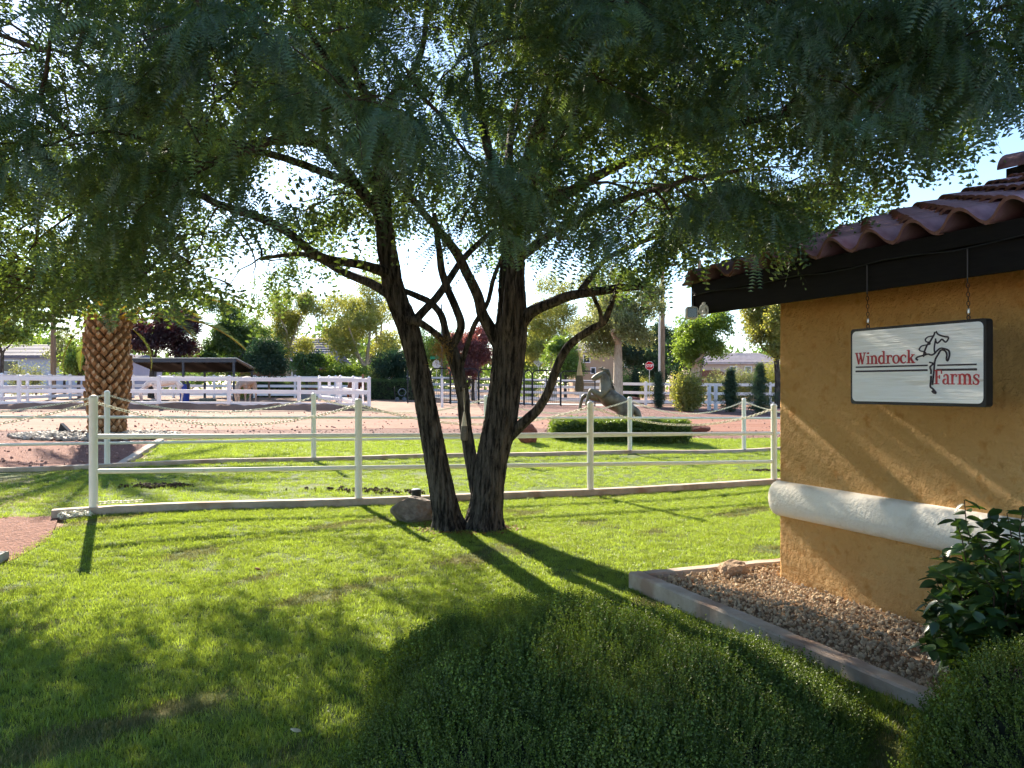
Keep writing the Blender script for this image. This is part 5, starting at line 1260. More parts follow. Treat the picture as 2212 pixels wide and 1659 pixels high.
# clipped hedges
def hedge(name, label, x0, x1, D, ytop, depth, n, mk='hedge', D2=None):
    b = G((x0+x1)/2, D); s = D/F; w = (x1-x0)*s; h = CAMZ+(YH-ytop)*s-b.z; t = thing(name, label, 'hedge', b)
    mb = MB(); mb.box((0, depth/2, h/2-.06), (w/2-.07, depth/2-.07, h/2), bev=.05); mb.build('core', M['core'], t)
    A = np.array([w*h, w*h, w*depth, depth*h, depth*h]); f = RNG.choice(5, n, p=A/A.sum()); u, v = RNG.random(n), RNG.random(n)
    P = np.zeros((n, 3)); P[:, 0] = (u-.5)*w; P[:, 2] = v*h; P[:, 1] = np.where(f == 1, depth, 0)
    m = f == 2; P[m, 2] = h; P[m, 1] = v[m]*depth
    m = f >= 3; P[m, 0] = np.where(f[m] == 3, -w/2, w/2); P[m, 1] = u[m]*depth
    P += RNG.normal(0, .025, P.shape)+np.c_[.02*np.sin(P[:, 2]*9+P[:, 0]*3), .02*np.sin(P[:, 0]*5), .02*np.sin(P[:, 0]*4)]
    realise('foliage', P, RNG.uniform(0, 6.28, (n, 3)), RNG.uniform(.55, .95, n), clump(mk, .055, .035, 14, .06), t); return t
hb = GP(1340, 957); hedge('clipped_hedge', 'low clipped box hedge in front of the horse statue', 1200, 1486, hb.y, 915, 1.1, 5200)
hedge('clipped_hedge', 'dark long hedge behind the hose cart', 800, 906, 48, 822, 1.0, 1800, 'darkgreen')
hedge('clipped_hedge', 'dark hedge inside the pen behind the dun horse', 520, 640, 52, 826, 1.0, 1800, 'darkgreen')
# young pines
def pine(label, px, D, ytop, rpx, n=620):
    b = G(px, D); s = D/F; h = CAMZ+(YH-ytop)*s-b.z; t = thing('young_pine', label, 'pine tree', b, 0, 'young pines along the gravel')
    mb = MB(); mb.tube([(0, 0, -.05), (.02, 0, h*.5), (0, 0, h*.97)], [.05, .035, .008], 7); mb.build('trunk', M['twigbark'], t, True)
    z = RNG.random(n)**.85; k = np.floor(z*9)/9; f = (z*9) % 1; R = rpx*s*(1-z)**.8*(.35+.65*(1-f))*(.75+.5*np.sin(k*37)**2); a = RNG.integers(0, 6, n)*1.047+k*23+RNG.normal(0, .13, n); q = RNG.random(n)**.7*(.7+.5*np.sin(a*5+k*11)**2)
    P = np.c_[R*q*np.cos(a), R*q*np.sin(a), h*(.06+.94*k)+R*q*.35+RNG.normal(0, .05, n)]
    realise('crown', P, RNG.uniform(0, 6.28, (n, 3)), RNG.uniform(.6, 1.1, n), clump('pine', .16, .016, 22, .07), t)
pine('young pine left of the last far fence post', 1578, 37.0, 797, 34)
pine('taller young pine nearest the house corner', 1641, 35.5, 783, 42)
pine('thin young pine beside the utility pole', 1422, 41.0, 803, 20, 420)
# far woods behind everything
n = 5200; px = RNG.uniform(-500, 2700, n); D = RNG.uniform(95, 150, n); hh = 3.0+3.2*(np.sin(px*.011)+.8*np.sin(px*.027+1)+.6*np.sin(px*.06+2)+2.0)/2; x = (px-CX)/F*D; z = T(x, D)+hh*np.sqrt(RNG.random(n))
tl = realise('treeline', np.c_[x, D, z], RNG.uniform(0, 6.28, (n, 3)), RNG.uniform(3.0, 6.0, n), clump('darkgreen', .12, .09), kind='stuff'); setp(tl, 'far line of green trees lightened for haze behind the houses', 'trees')

# ------------------------------------------------------------------ white vinyl fences
def vinyl(label, P0, P1, npost, h, rails=3, dark_end=False):
    P0 = Vector(P0); P1 = Vector(P1); f = thing('vinyl_fence', label, 'fence', P0); d = P1-P0; az = math.atan2(d.y, d.x); hp = .065
    pm = MB(); pm.box((0, 0, h/2-.05), (hp, hp, h/2+.05), bev=.008); pm.box((0, 0, h+.012), (hp*1.15, hp*1.15, .014)); pm.add([(-hp, -hp, h+.026), (hp, -hp, h+.026), (hp, hp, h+.026), (-hp, hp, h+.026), (0, 0, h+.07)], [(0, 1, 4), (1, 2, 4), (2, 3, 4), (3, 0, 4)])
    pme = pm.mesh('post', M['vinyl'])
    L = math.hypot(d.x, d.y)/(npost-1); zs = []
    for i in range(npost):
        q = P0+d*(i/(npost-1)); zs.append(float(T(q.x, q.y))); link('post', pme, f, (q.x-P0.x, q.y-P0.y, zs[-1]-P0.z), (0, 0, az))
    rm = MB(); rm.box((0, 0, 0), (L/2-hp, .022, .08), bev=.006); rme = rm.mesh('rail', M['vinyl'])
    hs = [h-.10, h*.53, h*.14] if rails == 3 else [h-.10, h*.66, h*.40, h*.14]
    for i in range(npost-1):
        q = P0+d*((i+.5)/(npost-1)); z = (zs[i]+zs[i+1])/2; sl = math.atan2(zs[i+1]-zs[i], L)
        for hz_ in hs: link('rail', rme, f, (q.x-P0.x, q.y-P0.y, z-P0.z+hz_), (0, -sl, az))
    return f
PD = 34.0
def px_at(px, D): return G(px, D)
def bank():
    xs = np.linspace(-23, -5.0, 90); V = []; r = np.random.default_rng(3); h = .22+.025*np.sin(xs*1.3)+.02*np.sin(xs*3.1)+r.normal(0, .012, 90); h *= sstep(-5.0, -6.2, xs)
    prof = [(33.85, .0), (33.6, .8), (33.2, 1.0), (32.98, .95), (32.80, .25), (32.70, -.05)]
    for x, hh in zip(xs, h):
        for (y, k) in prof: yy = y+.06*math.sin(x*2.3)+.05*math.sin(x*5.1); V.append((x, yy, float(T(x, yy))+hh*k-.004))
    i = np.arange(89)[:, None]*6+np.arange(5)[None]; q = np.stack([i, i+1, i+7, i+6], -1).reshape(-1, 4)
    o = link('earth_bank', np_mesh('earth_bank', np.array(V), q[:, ::-1].copy(), [M['soil']], True)); o['kind'] = 'structure'
bank()
rock_src = [source('chip', stone_mesh('chip', 700+i, M['redchip'], 1, .6)) for i in range(3)]
n = 5200; y = np.sqrt(RNG.uniform(13.5**2, 31**2, n)); x = RNG.uniform(-1250, 1250, n)/F*y
keep = ~in_poly(np.c_[x, y], [tuple(FF0+ffd*.1), tuple(FF0+ffd*18), (13, 23.9), (6, 22.6), (2, 22.3), (-3, 21.6), (-8.3, 19.6)]) & (((np.c_[x, y]-FF0)@np.array([-ffd[1], ffd[0]])) > .15) & (RNG.random(n) < np.where((y > 24.5) & (y < 30), .35, 1))
x, y = x[keep], y[keep]; ch = scatter('gravel', np.c_[x, y, T(x, y)+.012], RNG.uniform(0, 6, (len(x), 3)), RNG.uniform(.012, .05, len(x))*RNG.random(len(x))**.5, rock_src, kind='stuff'); setp(ch, 'loose reddish gravel over the bed and road beyond the far fence', 'gravel')
vinyl('white three rail fence along the front of the horse pen', px_at(-110, PD), px_at(797, PD), 7, 1.30)
vinyl('white three rail fence closing the side of the horse pen', px_at(797, PD), px_at(690, 46), 5, 1.30)
vinyl('white rail fence along the back of the horse pen', px_at(200, 51), px_at(900, 51), 9, 1.35)
vinyl('white rail fence angling away at the frame edge behind the pen', px_at(-60, 36.5), px_at(190, 50), 6, 1.35)
vinyl('white rail fence behind the kennel panels', px_at(880, 51), px_at(1330, 50), 7, 1.40, 4)
vinyl('white rail fence right of the statue along the street', px_at(1318, 48.5), px_at(1395, 47), 2, 1.28)
vinyl('white rail fence behind the young pines', px_at(1395, 47), px_at(1760, 44), 5, 1.28)
vinyl('short white fence piece inside the pen by the tub', px_at(690, 43), px_at(770, 40), 3, 1.2)
for px, lb in ((1532, 'white square gate post, the one nearer the pale shrub'), (1546, 'white square gate post, the one nearer the young pine')):
    b = G(px, 39); pst = thing('gate_post', lb, 'post', b, 0, 'gate posts'); mb = MB(); mb.box((0, 0, .6), (.075, .075, .62), bev=.008); mb.build('shaft', M['vinyl'], pst); mb = MB(); mb.box((0, 0, 1.235), (.085, .085, .014)); mb.build('cap', M['vinyl'], pst)
b = G(955, 37); pst = thing('marker_post', 'lone white post standing before the kennel panels', 'post', b); mb = MB(); mb.box((0, 0, .62), (.05, .05, .66), bev=.006); mb.build('shaft', M['vinyl'], pst); mb = MB(); mb.box((0, 0, 1.29), (.058, .058, .012)); mb.build('cap', M['vinyl'], pst)
b = G(784, 35); pst = thing('marker_post', 'thin brown topped post by the pen corner', 'post', b); mb = MB(); mb.box((0, 0, .55), (.035, .035, .6)); mb.build('shaft', M['vinyl'], pst); mb = MB(); mb.box((0, 0, 1.3), (.037, .037, .15)); mb.build('tip', M['brick'], pst)

# ------------------------------------------------------------------ kennel panels
def kennel():
    D = 41.0; b = G(1080, D); t = thing('dog_kennel', 'black wire kennel panels standing across the yard', 'kennel', b); s = D/F; h = (873-797)*s
    xs = [880, 930, 973, 1034, 1066, 1132, 1150, 1211, 1286]
    for i in range(len(xs)-1):
        a, c = (xs[i]-1080)*s+.02, (xs[i+1]-1080)*s-.02; z0 = float(T(b.x+a, D))-b.z; r = .20
        fr = MB(); top = [(a, 0, z0), (a, 0, z0+h-r)]+[(a+r-r*math.cos(q), 0, z0+h-r+r*math.sin(q)) for q in (.4, .8, 1.2, 1.57)]+[(c-r+r*math.sin(q), 0, z0+h-r+r*math.cos(q)) for q in (0, .4, .8, 1.2, 1.57)]+[(c, 0, z0)]
        fr.tube(top, .034, 6); fr.tube([(a, 0, z0+h*.70), (c, 0, z0+h*.70)], .026, 6); fr.tube([(a, 0, z0+.06), (c, 0, z0+.06)], .018, 6)
        if i % 2 == 0: fr.tube([((a+c)/2, 0, z0+.06), ((a+c)/2, 0, z0+h)], .026, 6)
        p = fr.build('panel', M['blackmetal'], t)
        wm = MB(); n = max(4, int((c-a)/.095))
        for k in range(1, n): x = a+(c-a)*k/n; wm.box((x, 0, z0+h*.38), (.006, .006, h*.32))
        for k in range(1, 10): wm.box(((a+c)/2, .006, z0+.06+h*.64*k/10), ((c-a)/2, .004, .004))
        w = wm.build('wire_mesh', M['blackmetal'], p); w['kind'] = 'stuff'
kennel()

# ------------------------------------------------------------------ shade shelter, pen furniture
b = G(396, 43); sh = thing('shade_shelter', 'black framed shade shelter in the horse pen', 'shelter', b); s = 43/F
zt = CAMZ+(YH-781)*s-b.z
for px in (282, 396, 505):
    for y, dz in ((0, 0), (3.0, -.5)):
        mb = MB(); mb.box(((px-396)*s, y, (zt+dz)/2-.05), (.05, .05, (zt+dz)/2+.05)); mb.build('post', M['darkmetal'], sh)
mb = MB(); mb.box((0, 0, zt+.06), (114*s, .06, .10)); mb.build('front_beam', M['darkmetal'], sh)
mb = MB(); mb.box((0, 3.0, zt-.42), (114*s, .06, .08)); mb.build('back_beam', M['darkmetal'], sh)
mb = MB(); mb.prism([(-116*s, -.12, zt+.17), (-116*s, 3.2, zt-.30), (-116*s, 3.2, zt-.28), (-116*s, -.12, zt+.20)], (232*s, 0, 0)); mb.build('roof_sheet', M['whitepipe'], sh)
for i in range(9):
    x = -112*s+i*28*s; mb = MB(); mb.prism([(x, .05, zt+.06), (x, 3.0, zt-.40), (x, 3.0, zt-.34), (x, .05, zt+.14)], (.06, 0, 0)); mb.build('rafter', M['woodpole'], sh)
mb = MB(); nn = 24
for i in range(nn):
    x0, x1 = -112*s+i*224*s/nn, -112*s+(i+1)*224*s/nn; w0, w1 = .05*math.sin(i*1.1), .05*math.sin((i+1)*1.1)
    mb.add([(x0, .3, zt-.05+w0), (x1, .3, zt-.05+w1), (x1, 2.9, zt-.48+w1), (x0, 2.9, zt-.48+w0)], [(0, 1, 2, 3)])
mb.build('shade_cloth', M['blackwood'], sh)
def tub(name, label, px, D, r, h, m, cat, el=1.0):
    b = G(px, D); t = thing(name, label, cat, b); mb = MB(); mb.lathe([(r*.88, 0), (r*.95, h*.5), (r, h), (r*1.05, h), (r*1.05, h+.03), (r*.97, h+.03), (r*.92, h*.6)], 20); o = mb.build('shell', M[m], t, True); o.scale = (el, 1, 1)
    mb = MB(); mb.lathe([(r*.9, h*.75), (.01, h*.76)], 20); o = mb.build('contents', M['blackglass'], t, True); o.scale = (el, 1, 1)
tub('water_tub', 'grey round water tub behind the pen fence', 662, 44, .36, .55, 'greyplastic', 'tub')
tub('water_trough', 'low dark oval trough in the horse pen', 449, 38, .26, .22, 'darkplastic', 'trough', 1.5)
tub('feed_barrel', 'blue plastic barrel beside the grey horse', 399, 41.5, .25, .85, 'blueplastic', 'barrel')
for i, (px, D, sc, mk, lb) in enumerate([(376, 36, (.28, .22, .22), 'tanrock', 'large tan boulder under the grey horse'), (338, 36.2, (.2, .2, .13), 'greyrock', 'grey stone left of the tan boulder'), (352, 36.1, (.15, .15, .10), 'greyrock', 'small grey stone beside the tan boulder'), (397, 36.2, (.15, .15, .10), 'greyrock', 'grey stone right of the tan boulder'), (408, 36, (.15, .14, .12), 'greyrock', 'upright grey stone between tan boulder and trough'), (423, 36.2, (.3, .2, .14), 'tanrock', 'flat tan stone beside the trough'), (312, 36.4, (.26, .2, .16), 'greyrock', 'grey stone by the shelter post'), (473, 36.2, (.2, .15, .12), 'greyrock', 'grey stone right of the trough'), (300, 35.6, (.24, .2, .12), 'greyrock', 'grey stone right of the palm trunk'), (507, 36, (.22, .16, .12), 'tanrock', 'tan stone left of the dun horse'), (332, 36.8, (.22, .2, .22), 'greyrock', 'tall grey stone under the horse head')]):
    q = G(px, D); o = link('stone', stone_mesh('stone', 400+i, M[mk], 2, .85, .1)); o.location = (q.x, q.y, q.z+sc[2]*.5); o.scale = sc; setp(o, lb, 'stone', 'stones in the horse pen')
for px, py, D, sc, lb, i in ((1138, 958, None, (.26, .22, .36), 'reddish boulder on the far lawn right of the thick trunk', 1), (1510, 934, None, (.34, .26, .20), 'brown red boulder beside the hedge end', 2), (1367, 868, None, (.5, .3, .28), 'dark red boulder at the foot of the grey trunked tree', 3)):
    q = GP(px, py); o = link('boulder', stone_mesh('boulder', 600+i, M['redrock'], 3, .85, .1)); o.location = (q.x, q.y, q.z+sc[2]*.55); o.scale = sc; setp(o, lb, 'boulder')
# hose cart
b = G(866, 45); hc = thing('hose_cart', 'hose reel cart on small wheels by the dark hedge', 'hose cart', b, .2)
mb = MB(); mb.tube([(-.3, 0, .12), (.3, 0, .12), (.3, .4, .12), (-.3, .4, .12)], .02, 6, closed=True); mb.tube([(-.3, 0, .12), (-.35, 0, .75)], .02, 6); mb.tube([(-.3, .4, .12), (-.35, .4, .75), (-.35, 0, .75)], .02, 6); mb.tube([(.2, 0, .12), (.1, 0, .45)], .02, 6); mb.build('frame', M['blackmetal'], hc)
mb = MB()
for i in range(7): mb.tube([(.08+.20*math.cos(a), .06+i*.04, .48+.20*math.sin(a)) for a in [2*math.pi*k/14 for k in range(14)]], .022, 5, closed=True)
mb.build('hose_coil', M['greyplastic'], hc, True)
for x in (-.2, .2):
    for y in (-.03, .43): mb = MB(); mb.tube([(x+.085*math.cos(a), y, .10+.085*math.sin(a)) for a in [2*math.pi*k/14 for k in range(14)]], .03, 6, closed=True); mb.tube([(x, y-.03, .1), (x, y+.03, .1)], .05, 8); mb.build('wheel', M['greyplastic'], hc, True)

# ------------------------------------------------------------------ horses
def skin(name, V, E, R, m, sub=2, root=0, parent=None):
    me = bpy.data.meshes.new(name); me.from_pydata([tuple(v) for v in V], E, []); o = bpy.data.objects.new(name+'_skin', me); COL.objects.link(o)
    o.modifiers.new('skin', 'SKIN'); 
    if not me.skin_vertices: 
        bm = bmesh.new(); bm.from_mesh(me); bm.verts.layers.skin.verify(); bm.to_mesh(me); bm.free()
    for i, d in enumerate(me.skin_vertices[0].data):
        r = R[i] if hasattr(R[i], '__len__') else (R[i], R[i]); d.radius = r; d.use_root = (i == root)
    sb = o.modifiers.new('sub', 'SUBSURF'); sb.levels = sub; sb.render_levels = sub
    dg = bpy.context.evaluated_depsgraph_get(); ev = o.evaluated_get(dg); nm = bpy.data.meshes.new_from_object(ev); nm.name = name
    bpy.data.objects.remove(o); nm.materials.clear(); nm.materials.append(m); nm.polygons.foreach_set('use_smooth', [True]*len(nm.polygons))
    return link(name, nm, parent)
def chainskel(chains):
    """chains of (key, point, radius); a key already seen is reused"""
    idx = {}; V = []; R = []; E = []
    for ch in chains:
        prev = None
        for (k, p, r) in ch:
            if k not in idx: idx[k] = len(V); V.append(p); R.append(r)
            i = idx[k]
            if prev is not None: E.append((prev, i))
            prev = i
    return V, E, R
# bronze statue, measured in its picture plane (zx, zy) with a depth offset
SD = hb.y+2.3; SM = 0.1729/F*SD
def sp(zx, zy, dy=0.0):
    w = W(1228.9+zx*.1729, 768+zy*.1729, SD); return Vector((w.x, w.y+dy, w.z))
stb = G(1360, SD); stt = thing('horse_statue', 'weathered bronze statue of a rearing horse behind the clipped hedge', 'statue', stb)
def q(k, zx, zy, dy, r): return (k, sp(zx, zy, dy)-stb, r*SM*1.22)
gz = 768+ (YH-768)*0
ST = [[q('pel', 720, 660, 0, 112), q('loin', 640, 610, 0, 100), q('barrel', 560, 570, 0, 108), q('girth', 490, 520, 0, 104), q('chest', 455, 460, 0, 86), q('neck0', 455, 390, 0, 70), q('neck1', 455, 320, 0, 60), q('neck2', 440, 255, 0, 52), q('poll', 415, 222, 0, 44), q('cheek', 378, 245, 0, 42), q('face', 335, 270, 0, 29), q('nose', 300, 292, 0, 23), q('lip', 285, 300, 0, 17)],
      [q('cheek', 378, 245, 0, 42), q('jaw', 345, 295, 0, 20), q('chin', 318, 313, 0, 12)],
      [q('chest', 455, 460, 0, 86), q('shl', 400, 500, -.16, 46), q('ell', 350, 480, -.17, 36), q('kl', 265, 428, -.17, 27), q('cl', 240, 490, -.17, 17), q('fl', 215, 575, -.17, 16), q('hl', 218, 625, -.17, 22)],
      [q('girth', 490, 520, 0, 104), q('shr', 400, 535, .16, 44), q('elr', 310, 530, .17, 34), q('kr', 195, 495, .17, 27), q('cr', 165, 560, .17, 17), q('fr', 148, 630, .17, 16), q('hr', 145, 690, .17, 22)],
      [q('pel', 720, 660, 0, 112), q('thl', 690, 760, -.17, 72), q('stl', 640, 850, -.18, 48), q('hkl', 720, 930, -.18, 30), q('pasl', 690, 1010, -.18, 22), q('hfl', 685, 1040, -.18, 30)],
      [q('pel', 720, 660, 0, 112), q('thr', 750, 760, .17, 72), q('str', 710, 850, .18, 48), q('hkr', 790, 930, .18, 30), q('pasr', 765, 1010, .18, 22), q('hfr', 760, 1040, .18, 30)],
      [q('pel', 720, 660, 0, 112), q('t0', 805, 670, 0, 40), q('t1', 850, 700, 0, 44), q('t2', 868, 760, 0, 40), q('t3', 880, 850, 0, 24)]]
V, E, R = chainskel(ST); skin('body', V, E, R, M['bronze'], 2, 0, stt)
for dy in (-.05, .05): mb = MB(); a = sp(432, 195, dy)-stb; mb.tube([a, a+Vector((.01, dy*.3, .05)), a+Vector((.02, dy*.3, .11))], [.028, .03, .004], 7); mb.build('ear', M['bronze'], stt, True)
mb = MB(); rr = random.Random(6)
for i in range(46):
    t = i/45; a = Vector(sp(450+90*t, 185+330*t, rr.uniform(-.06, .06)))-stb; mb.tube([a-Vector((.06, 0, 0)), a+Vector((.05+rr.uniform(0, .06), rr.uniform(-.04, .04), .02)), a+Vector((.10+rr.uniform(0, .08), rr.uniform(-.06, .06), -.08-rr.uniform(0, .1)))], [.03, .028, .006], 6)
for i in range(10): a = Vector(sp(390+8*i, 180-rr.uniform(0, 22), rr.uniform(-.04, .04)))-stb; mb.tube([a+Vector((.05, 0, -.03)), a+Vector((0, 0, .02)), a+Vector((-.07, 0, -.02))], [.026, .024, .006], 6)
mb.build('mane', M['bronze'], stt, True)
ms = MB(); hh = (sp(720, 1045).z-stb.z); ms.box((sp(725, 0).x-stb.x, 0, hh/2-.04), (.6, .42, max(.05, hh/2+.04)), bev=.03); ms.build('plinth', M['rock'], stt)
def horse(label, px, D, rz, coat, h=1.5, graze=True, front=False):
    b = G(px, D); t = thing('horse', label, 'horse', b, rz); k = h/1.5
    def P(key, x, y, z, r): return (key, Vector((x*k, y*k, z*k)), r*k)
    ch = [[P('pel', .62, 0, 1.18, .24), P('loin', .32, 0, 1.16, .25), P('bar', .0, 0, 1.10, .28), P('gir', -.35, 0, 1.10, .27), P('che', -.58, 0, 1.12, .22)]]
    neck = [P('che', -.58, 0, 1.12, .22), P('n1', -.82, 0, 1.0, .16), P('n2', -1.02, 0, .78, .125), P('n3', -1.15, 0, .56, .105), P('pol', -1.2, 0, .46, .10), P('hd', -1.16, 0, .30, .085), P('ms', -1.12, 0, .12, .06), P('lp', -1.11, 0, .06, .045)]
    ch.append(neck)
    for s, nm in ((-1, 'l'), (1, 'r')):
        ch.append([P('che', -.58, 0, 1.12, .22), P('sh'+nm, -.52, s*.15, .88, .12), P('el'+nm, -.48, s*.16, .72, .085), P('kn'+nm, -.50, s*.16, .45, .055), P('ca'+nm, -.49, s*.16, .24, .036), P('fe'+nm, -.48, s*.16, .12, .042), P('ho'+nm, -.52, s*.16, .03, .058)])
        ch.append([P('pel', .62, 0, 1.18, .24), P('th'+nm, .62, s*.14, .92, .17), P('st'+nm, .54, s*.16, .74, .11), P('hk'+nm, .74, s*.15, .50, .06), P('cb'+nm, .70, s*.15, .28, .038), P('fb'+nm, .69, s*.15, .13, .042), P('hb'+nm, .65, s*.15, .03, .058)])
    V, E, R = chainskel(ch); skin('body', V, E, R, M[coat], 2, 0, t)
    mb = MB(); mb.tube([(.84*k, 0, 1.22*k), (.95*k, 0, 1.12*k), (1.0*k, 0, .85*k), (.98*k, 0, .5*k)], [.03, .06, .07, .02], 8); mb.build('tail', M['darkhair'], t, True)
    mb = MB()
    for i in range(16): u = i/15; a = Vector((-.62-.5*u, 0, 1.32-.72*u))*k; mb.tube([a, a+Vector((-.02, .07, -.04)), a+Vector((.0, .10, -.16))], [.025, .022, .005], 5)
    mb.build('mane', M['darkhair'], t, True)
    for s in (-1, 1): mb = MB(); a = Vector((-1.22, s*.06, .50))*k; mb.tube([a, a+Vector((-.05, s*.02, .05)), a+Vector((-.10, s*.02, .08))], [.03, .028, .004], 6); mb.build('ear', M[coat], t, True)
    return t
horse('pale grey horse grazing side on behind the pen fence', 360, 38.5, .35, 'greyhorse', 1.42)
horse('dun grey horse grazing head on behind the pen fence', 533, 38.5, 1.45, 'duncoat', 1.42)
horse('brown horse standing far back behind the pen corner', 771, 47, 1.3, 'browncoat', 1.4)

# ------------------------------------------------------------------ poles and signs
def pole(label, px, D, r, top, m='woodpole', cat='utility pole', name='utility_pole', wires=True):
    b = G(px, D); t = thing(name, label, cat, b); mb = MB(); mb.tube([(0, 0, -.2), (.01, 0, top*.5), (0, 0, top)], [r, r*.9, r*.75], 12); mb.build('shaft', M[m], t, True)
    if wires:
        mb = MB(); mb.box((0, -.1, top-.6), (1.2, .06, .06)); mb.build('crossarm', M[m], t)
        for x in (-1.0, 0, 1.0): mb = MB(); mb.lathe([(.03, top-.54), (.05, top-.48), (.03, top-.42)], 8, (x, -.1, 0)); mb.build('insulator', M['greyplastic'], t)
pole('brown wooden utility pole left of the palm', 115, 47, .15, 9.5)
pole('wooden utility pole behind the stop sign', 1431, 53, .17, 9.5)
pole('wooden utility pole behind the forked tree', 1511, 55, .17, 9.5)
pole('thin white metal pole beside the wooden utility pole', 1424, 51, .07, 6.5, 'vinyl', 'pole', 'metal_pole', False)
def octagon(r): return [(r*math.cos(math.pi/8+i*math.pi/4), r*math.sin(math.pi/8+i*math.pi/4)) for i in range(8)]
D = 70; b = G(1403, D); s = D/F; zc = CAMZ+(YH-790)*s-b.z; st = thing('stop_sign', 'red octagonal stop sign on a thin post', 'road sign', b)
mb = MB(); mb.tube([(0, .04, -.1), (0, .04, zc+.3)], .025, 8); mb.build('post', M['signface'], st)
mb = MB(); mb.prism([(x, 0, zc+z) for x, z in octagon(.395)], (0, .008, 0)); mb.build('border', M['letterwhite'], st)
mb = MB(); mb.prism([(x, -.004, zc+z) for x, z in octagon(.365)], (0, .002, 0)); mb.build('plate', M['signalred'], st)
def flat_strokes(strokes, x0, z0, k, w, y, parent, m, name='letter'):
    mb = MB()
    for i, pl in enumerate(strokes):
        P = [Vector((x0+a*k, y-.0006*i, z0+c*k)) for a, c in pl]; vs = []; n = len(P)
        for j, p in enumerate(P):
            t = (P[min(j+1, n-1)]-P[max(j-1, 0)]).normalized(); nn = Vector((-t.z, 0, t.x)); vs += [p+nn*w/2, p-nn*w/2]
        mb.add(vs, [(2*j, 2*j+1, 2*j+3, 2*j+2) for j in range(n-1)])
    mb.build(name, m, parent)
STP = {'S': [arc(.3, .75, .22, .21, 20, 270, 8)+arc(.3, .27, .24, .23, 90, -170, 8)], 'T': [[(.05, .95), (.6, .95)], [(.32, .95), (.32, 0)]], 'O': [arc(.32, .5, .25, .46, 0, 360, 16)], 'P': [[(.1, 0), (.1, 1)], [(.1, .95)]+arc(.3, .72, .24, .24, 90, -90, 8)+[(.1, .48)]]}
for i, c in enumerate('STOP'): flat_strokes(STP[c], -.285+i*.148, zc-.12, .235, .042, -.0065, st, M['letterwhite'])
D = 62; b = G(1163, D); s = D/F; zc = CAMZ+(YH-781)*s-b.z; dsn = thing('diamond_sign', 'grey back of a diamond road sign on a post', 'road sign', b)
mb = MB(); mb.tube([(0, -.03, -.1), (0, -.03, zc+.45)], .025, 8); mb.build('post', M['signface'], dsn)
mb = MB(); mb.prism([(x, 0, zc+z) for x, z in ((-.44, 0), (0, -.44), (.44, 0), (0, .44))], (0, .01, 0)); mb.build('plate', M['signface'], dsn)
mb = MB(); mb.tube([(-.30, -.02, zc+.10), (0, -.03, zc+.14), (.30, -.02, zc+.10)], .018, 6); mb.build('bracket', M['signface'], dsn)
D = 72; b = G(943, D); s = D/F; zc = CAMZ+(YH-787)*s-b.z; sn = thing('street_name_sign', 'green street name plate over the grey back of a stop sign', 'road sign', b)
mb = MB(); mb.tube([(0, -.03, -.1), (0, -.03, zc+.9)], .025, 8); mb.build('post', M['signface'], sn)
mb = MB(); mb.prism([(x, 0, zc+z) for x, z in octagon(.39)], (0, .01, 0)); mb.build('plate', M['signface'], sn)
mb = MB(); mb.box((-.12, -.05, zc+.58), (.42, .006, .12)); mb.build('name_plate', M['streetgreen'], sn)
mb = MB(); mb.box((.0, .0, zc+.83), (.006, .35, .10)); mb.build('name_plate', M['streetgreen'], sn)
pole('thin grey lamp post behind the street name sign', 954, 52, .06, 6.0, 'greyplastic', 'pole', 'lamp_post', False)

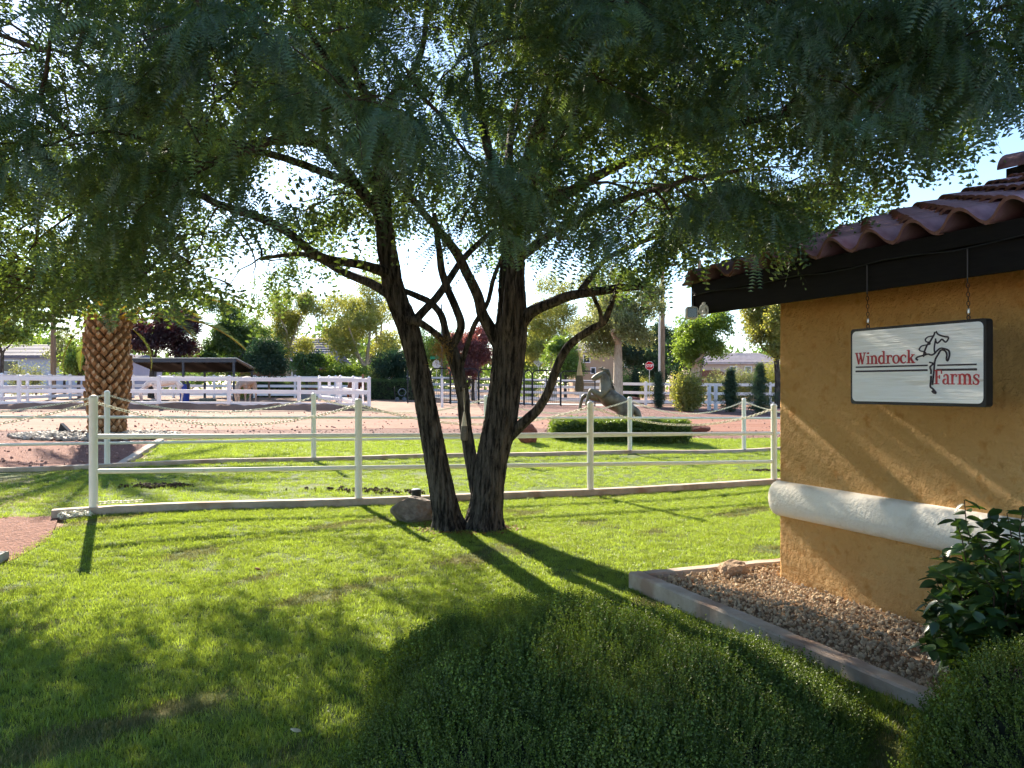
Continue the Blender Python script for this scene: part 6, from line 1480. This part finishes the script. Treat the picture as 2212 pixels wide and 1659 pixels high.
# ------------------------------------------------------------------ far houses
def far_house(label, x0, x1, D, yeave, yridge, wallm, roofm, depth=9.0, windows=(), hip=.25, courses=9, ybase=None):
    b = G((x0+x1)/2, D); s = D/F; w = (x1-x0)*s; ze = CAMZ+(YH-yeave)*s-b.z; zr = CAMZ+(YH-yridge)*s-b.z; t = thing('far_house', label, 'house', b)
    mb = MB(); mb.box((0, depth/2, ze/2-.2), (w/2-.4, depth/2-.4, ze/2+.2)); mb.build('wall', M[wallm], t)
    rf = MB(); hw = w/2; hp = hw*(1-hip)
    base = [(-hw, 0, ze), (hw, 0, ze), (hw, depth, ze), (-hw, depth, ze)]; rd = [(-hp, depth/2, zr), (hp, depth/2, zr)]
    rf.add(base+rd+[(x, y, z-.18) for x, y, z in base], [(0, 1, 5, 4), (1, 2, 5), (2, 3, 4, 5), (3, 0, 4), (6, 7, 1, 0), (7, 8, 2, 1), (8, 9, 3, 2), (9, 6, 0, 3), (9, 8, 7, 6)])
    ro = rf.build('roof', M[roofm], t)
    sl = math.atan2(zr-ze, depth/2); cm_ = None
    for i in range(courses):
        u = (i+.5)/courses; y = depth/2*u; z = ze+(zr-ze)*u; ww = hw+(hp-hw)*u
        c = MB(); c.prism([(-ww, y-depth/4/courses, z-(zr-ze)/2/courses+.02), (-ww, y+depth/4/courses, z+(zr-ze)/2/courses+.02), (-ww, y-depth/4/courses, z-(zr-ze)/2/courses+.10)], (2*ww, 0, 0)); c.build('roof_course', M[roofm], ro)
    for (wx0, wx1, wy0, wy1) in windows:
        X0_, X1_ = (wx0-(x0+x1)/2)*s, (wx1-(x0+x1)/2)*s; z1, z0 = CAMZ+(YH-wy0)*s-b.z, CAMZ+(YH-wy1)*s-b.z
        fr = MB(); fr.box(((X0_+X1_)/2, .37, (z0+z1)/2), ((X1_-X0_)/2+.1, .05, (z1-z0)/2+.1)); f = fr.build('window', M['vinyl'], t)
        pn = MB(); pn.box(((X0_+X1_)/2, .33, (z0+z1)/2), ((X1_-X0_)/2, .03, (z1-z0)/2)); pn.build('pane', M['glass'], f)
    return t
far_house('long lavender walled house at the frame edge', -160, 200, 78, 769, 738, 'bluewall', 'slateroof', 12, [(0, 34, 780, 802)], .2, 8)
far_house('low lavender garden building behind the palm', 90, 290, 84, 776, 764, 'bluewall', 'slateroof', 8, (), .1, 4)
far_house('brown brick house with steep grey roof behind the yellow trees', 505, 712, 76, 792, 722, 'brick', 'slateroof', 12, [(630, 645, 800, 815)], .22, 12)
far_house('tan two storey house behind the grey trunked tree', 1235, 1385, 92, 758, 735, 'tanwall', 'paleroof', 12, [(1262, 1274, 768, 782), (1278, 1286, 795, 806), (1352, 1362, 772, 792)], .25, 6)
rh = far_house('pink stucco house with pale tiled roof left of the ochre wall', 1490, 1700, 88, 783, 757, 'pinkwall', 'paleroof', 14, [(1580, 1592, 792, 803), (1612, 1624, 792, 803)], .18, 10)
b = G(1545, 86.5); s = 86.5/F; pg = thing('entrance_gate', 'brown arched iron gate before the pink house', 'gate', b)
mb = MB(); mb.prism([(-32*s, 0, 1.9), (26*s, 0, 1.9), (34*s, 0, 1.55), (26*s, 0, 2.3), (10*s, 0, 2.75), (-32*s, 0, 2.75)], (0, .3, 0)); mb.build('canopy', M['brick'], pg)
mb = MB(); mb.tube([(-22*s, -.1, 1.2), (-10*s, -.1, 1.6), (0, -.1, 1.72), (10*s, -.1, 1.6), (22*s, -.1, 1.2)], .06, 6); mb.tube([(-22*s, -.1, .0), (-22*s, -.1, 1.2)], .05, 6); mb.tube([(22*s, -.1, 0), (22*s, -.1, 1.2)], .05, 6); mb.build('arch', M['iron'], pg)
for i in range(13): x = -20*s+i*40*s/12; mb = MB(); mb.box((x, -.1, .62), (.02, .02, .62+.2*math.cos((i-6)/6*1.4))); mb.build('bar', M['iron'], pg)
for x in (-26*s, 26*s): mb = MB(); mb.box((x, -.1, .8), (.3, .3, .9)); mb.build('pillar', M['brick'], pg)
print('objects', len(bpy.data.objects))
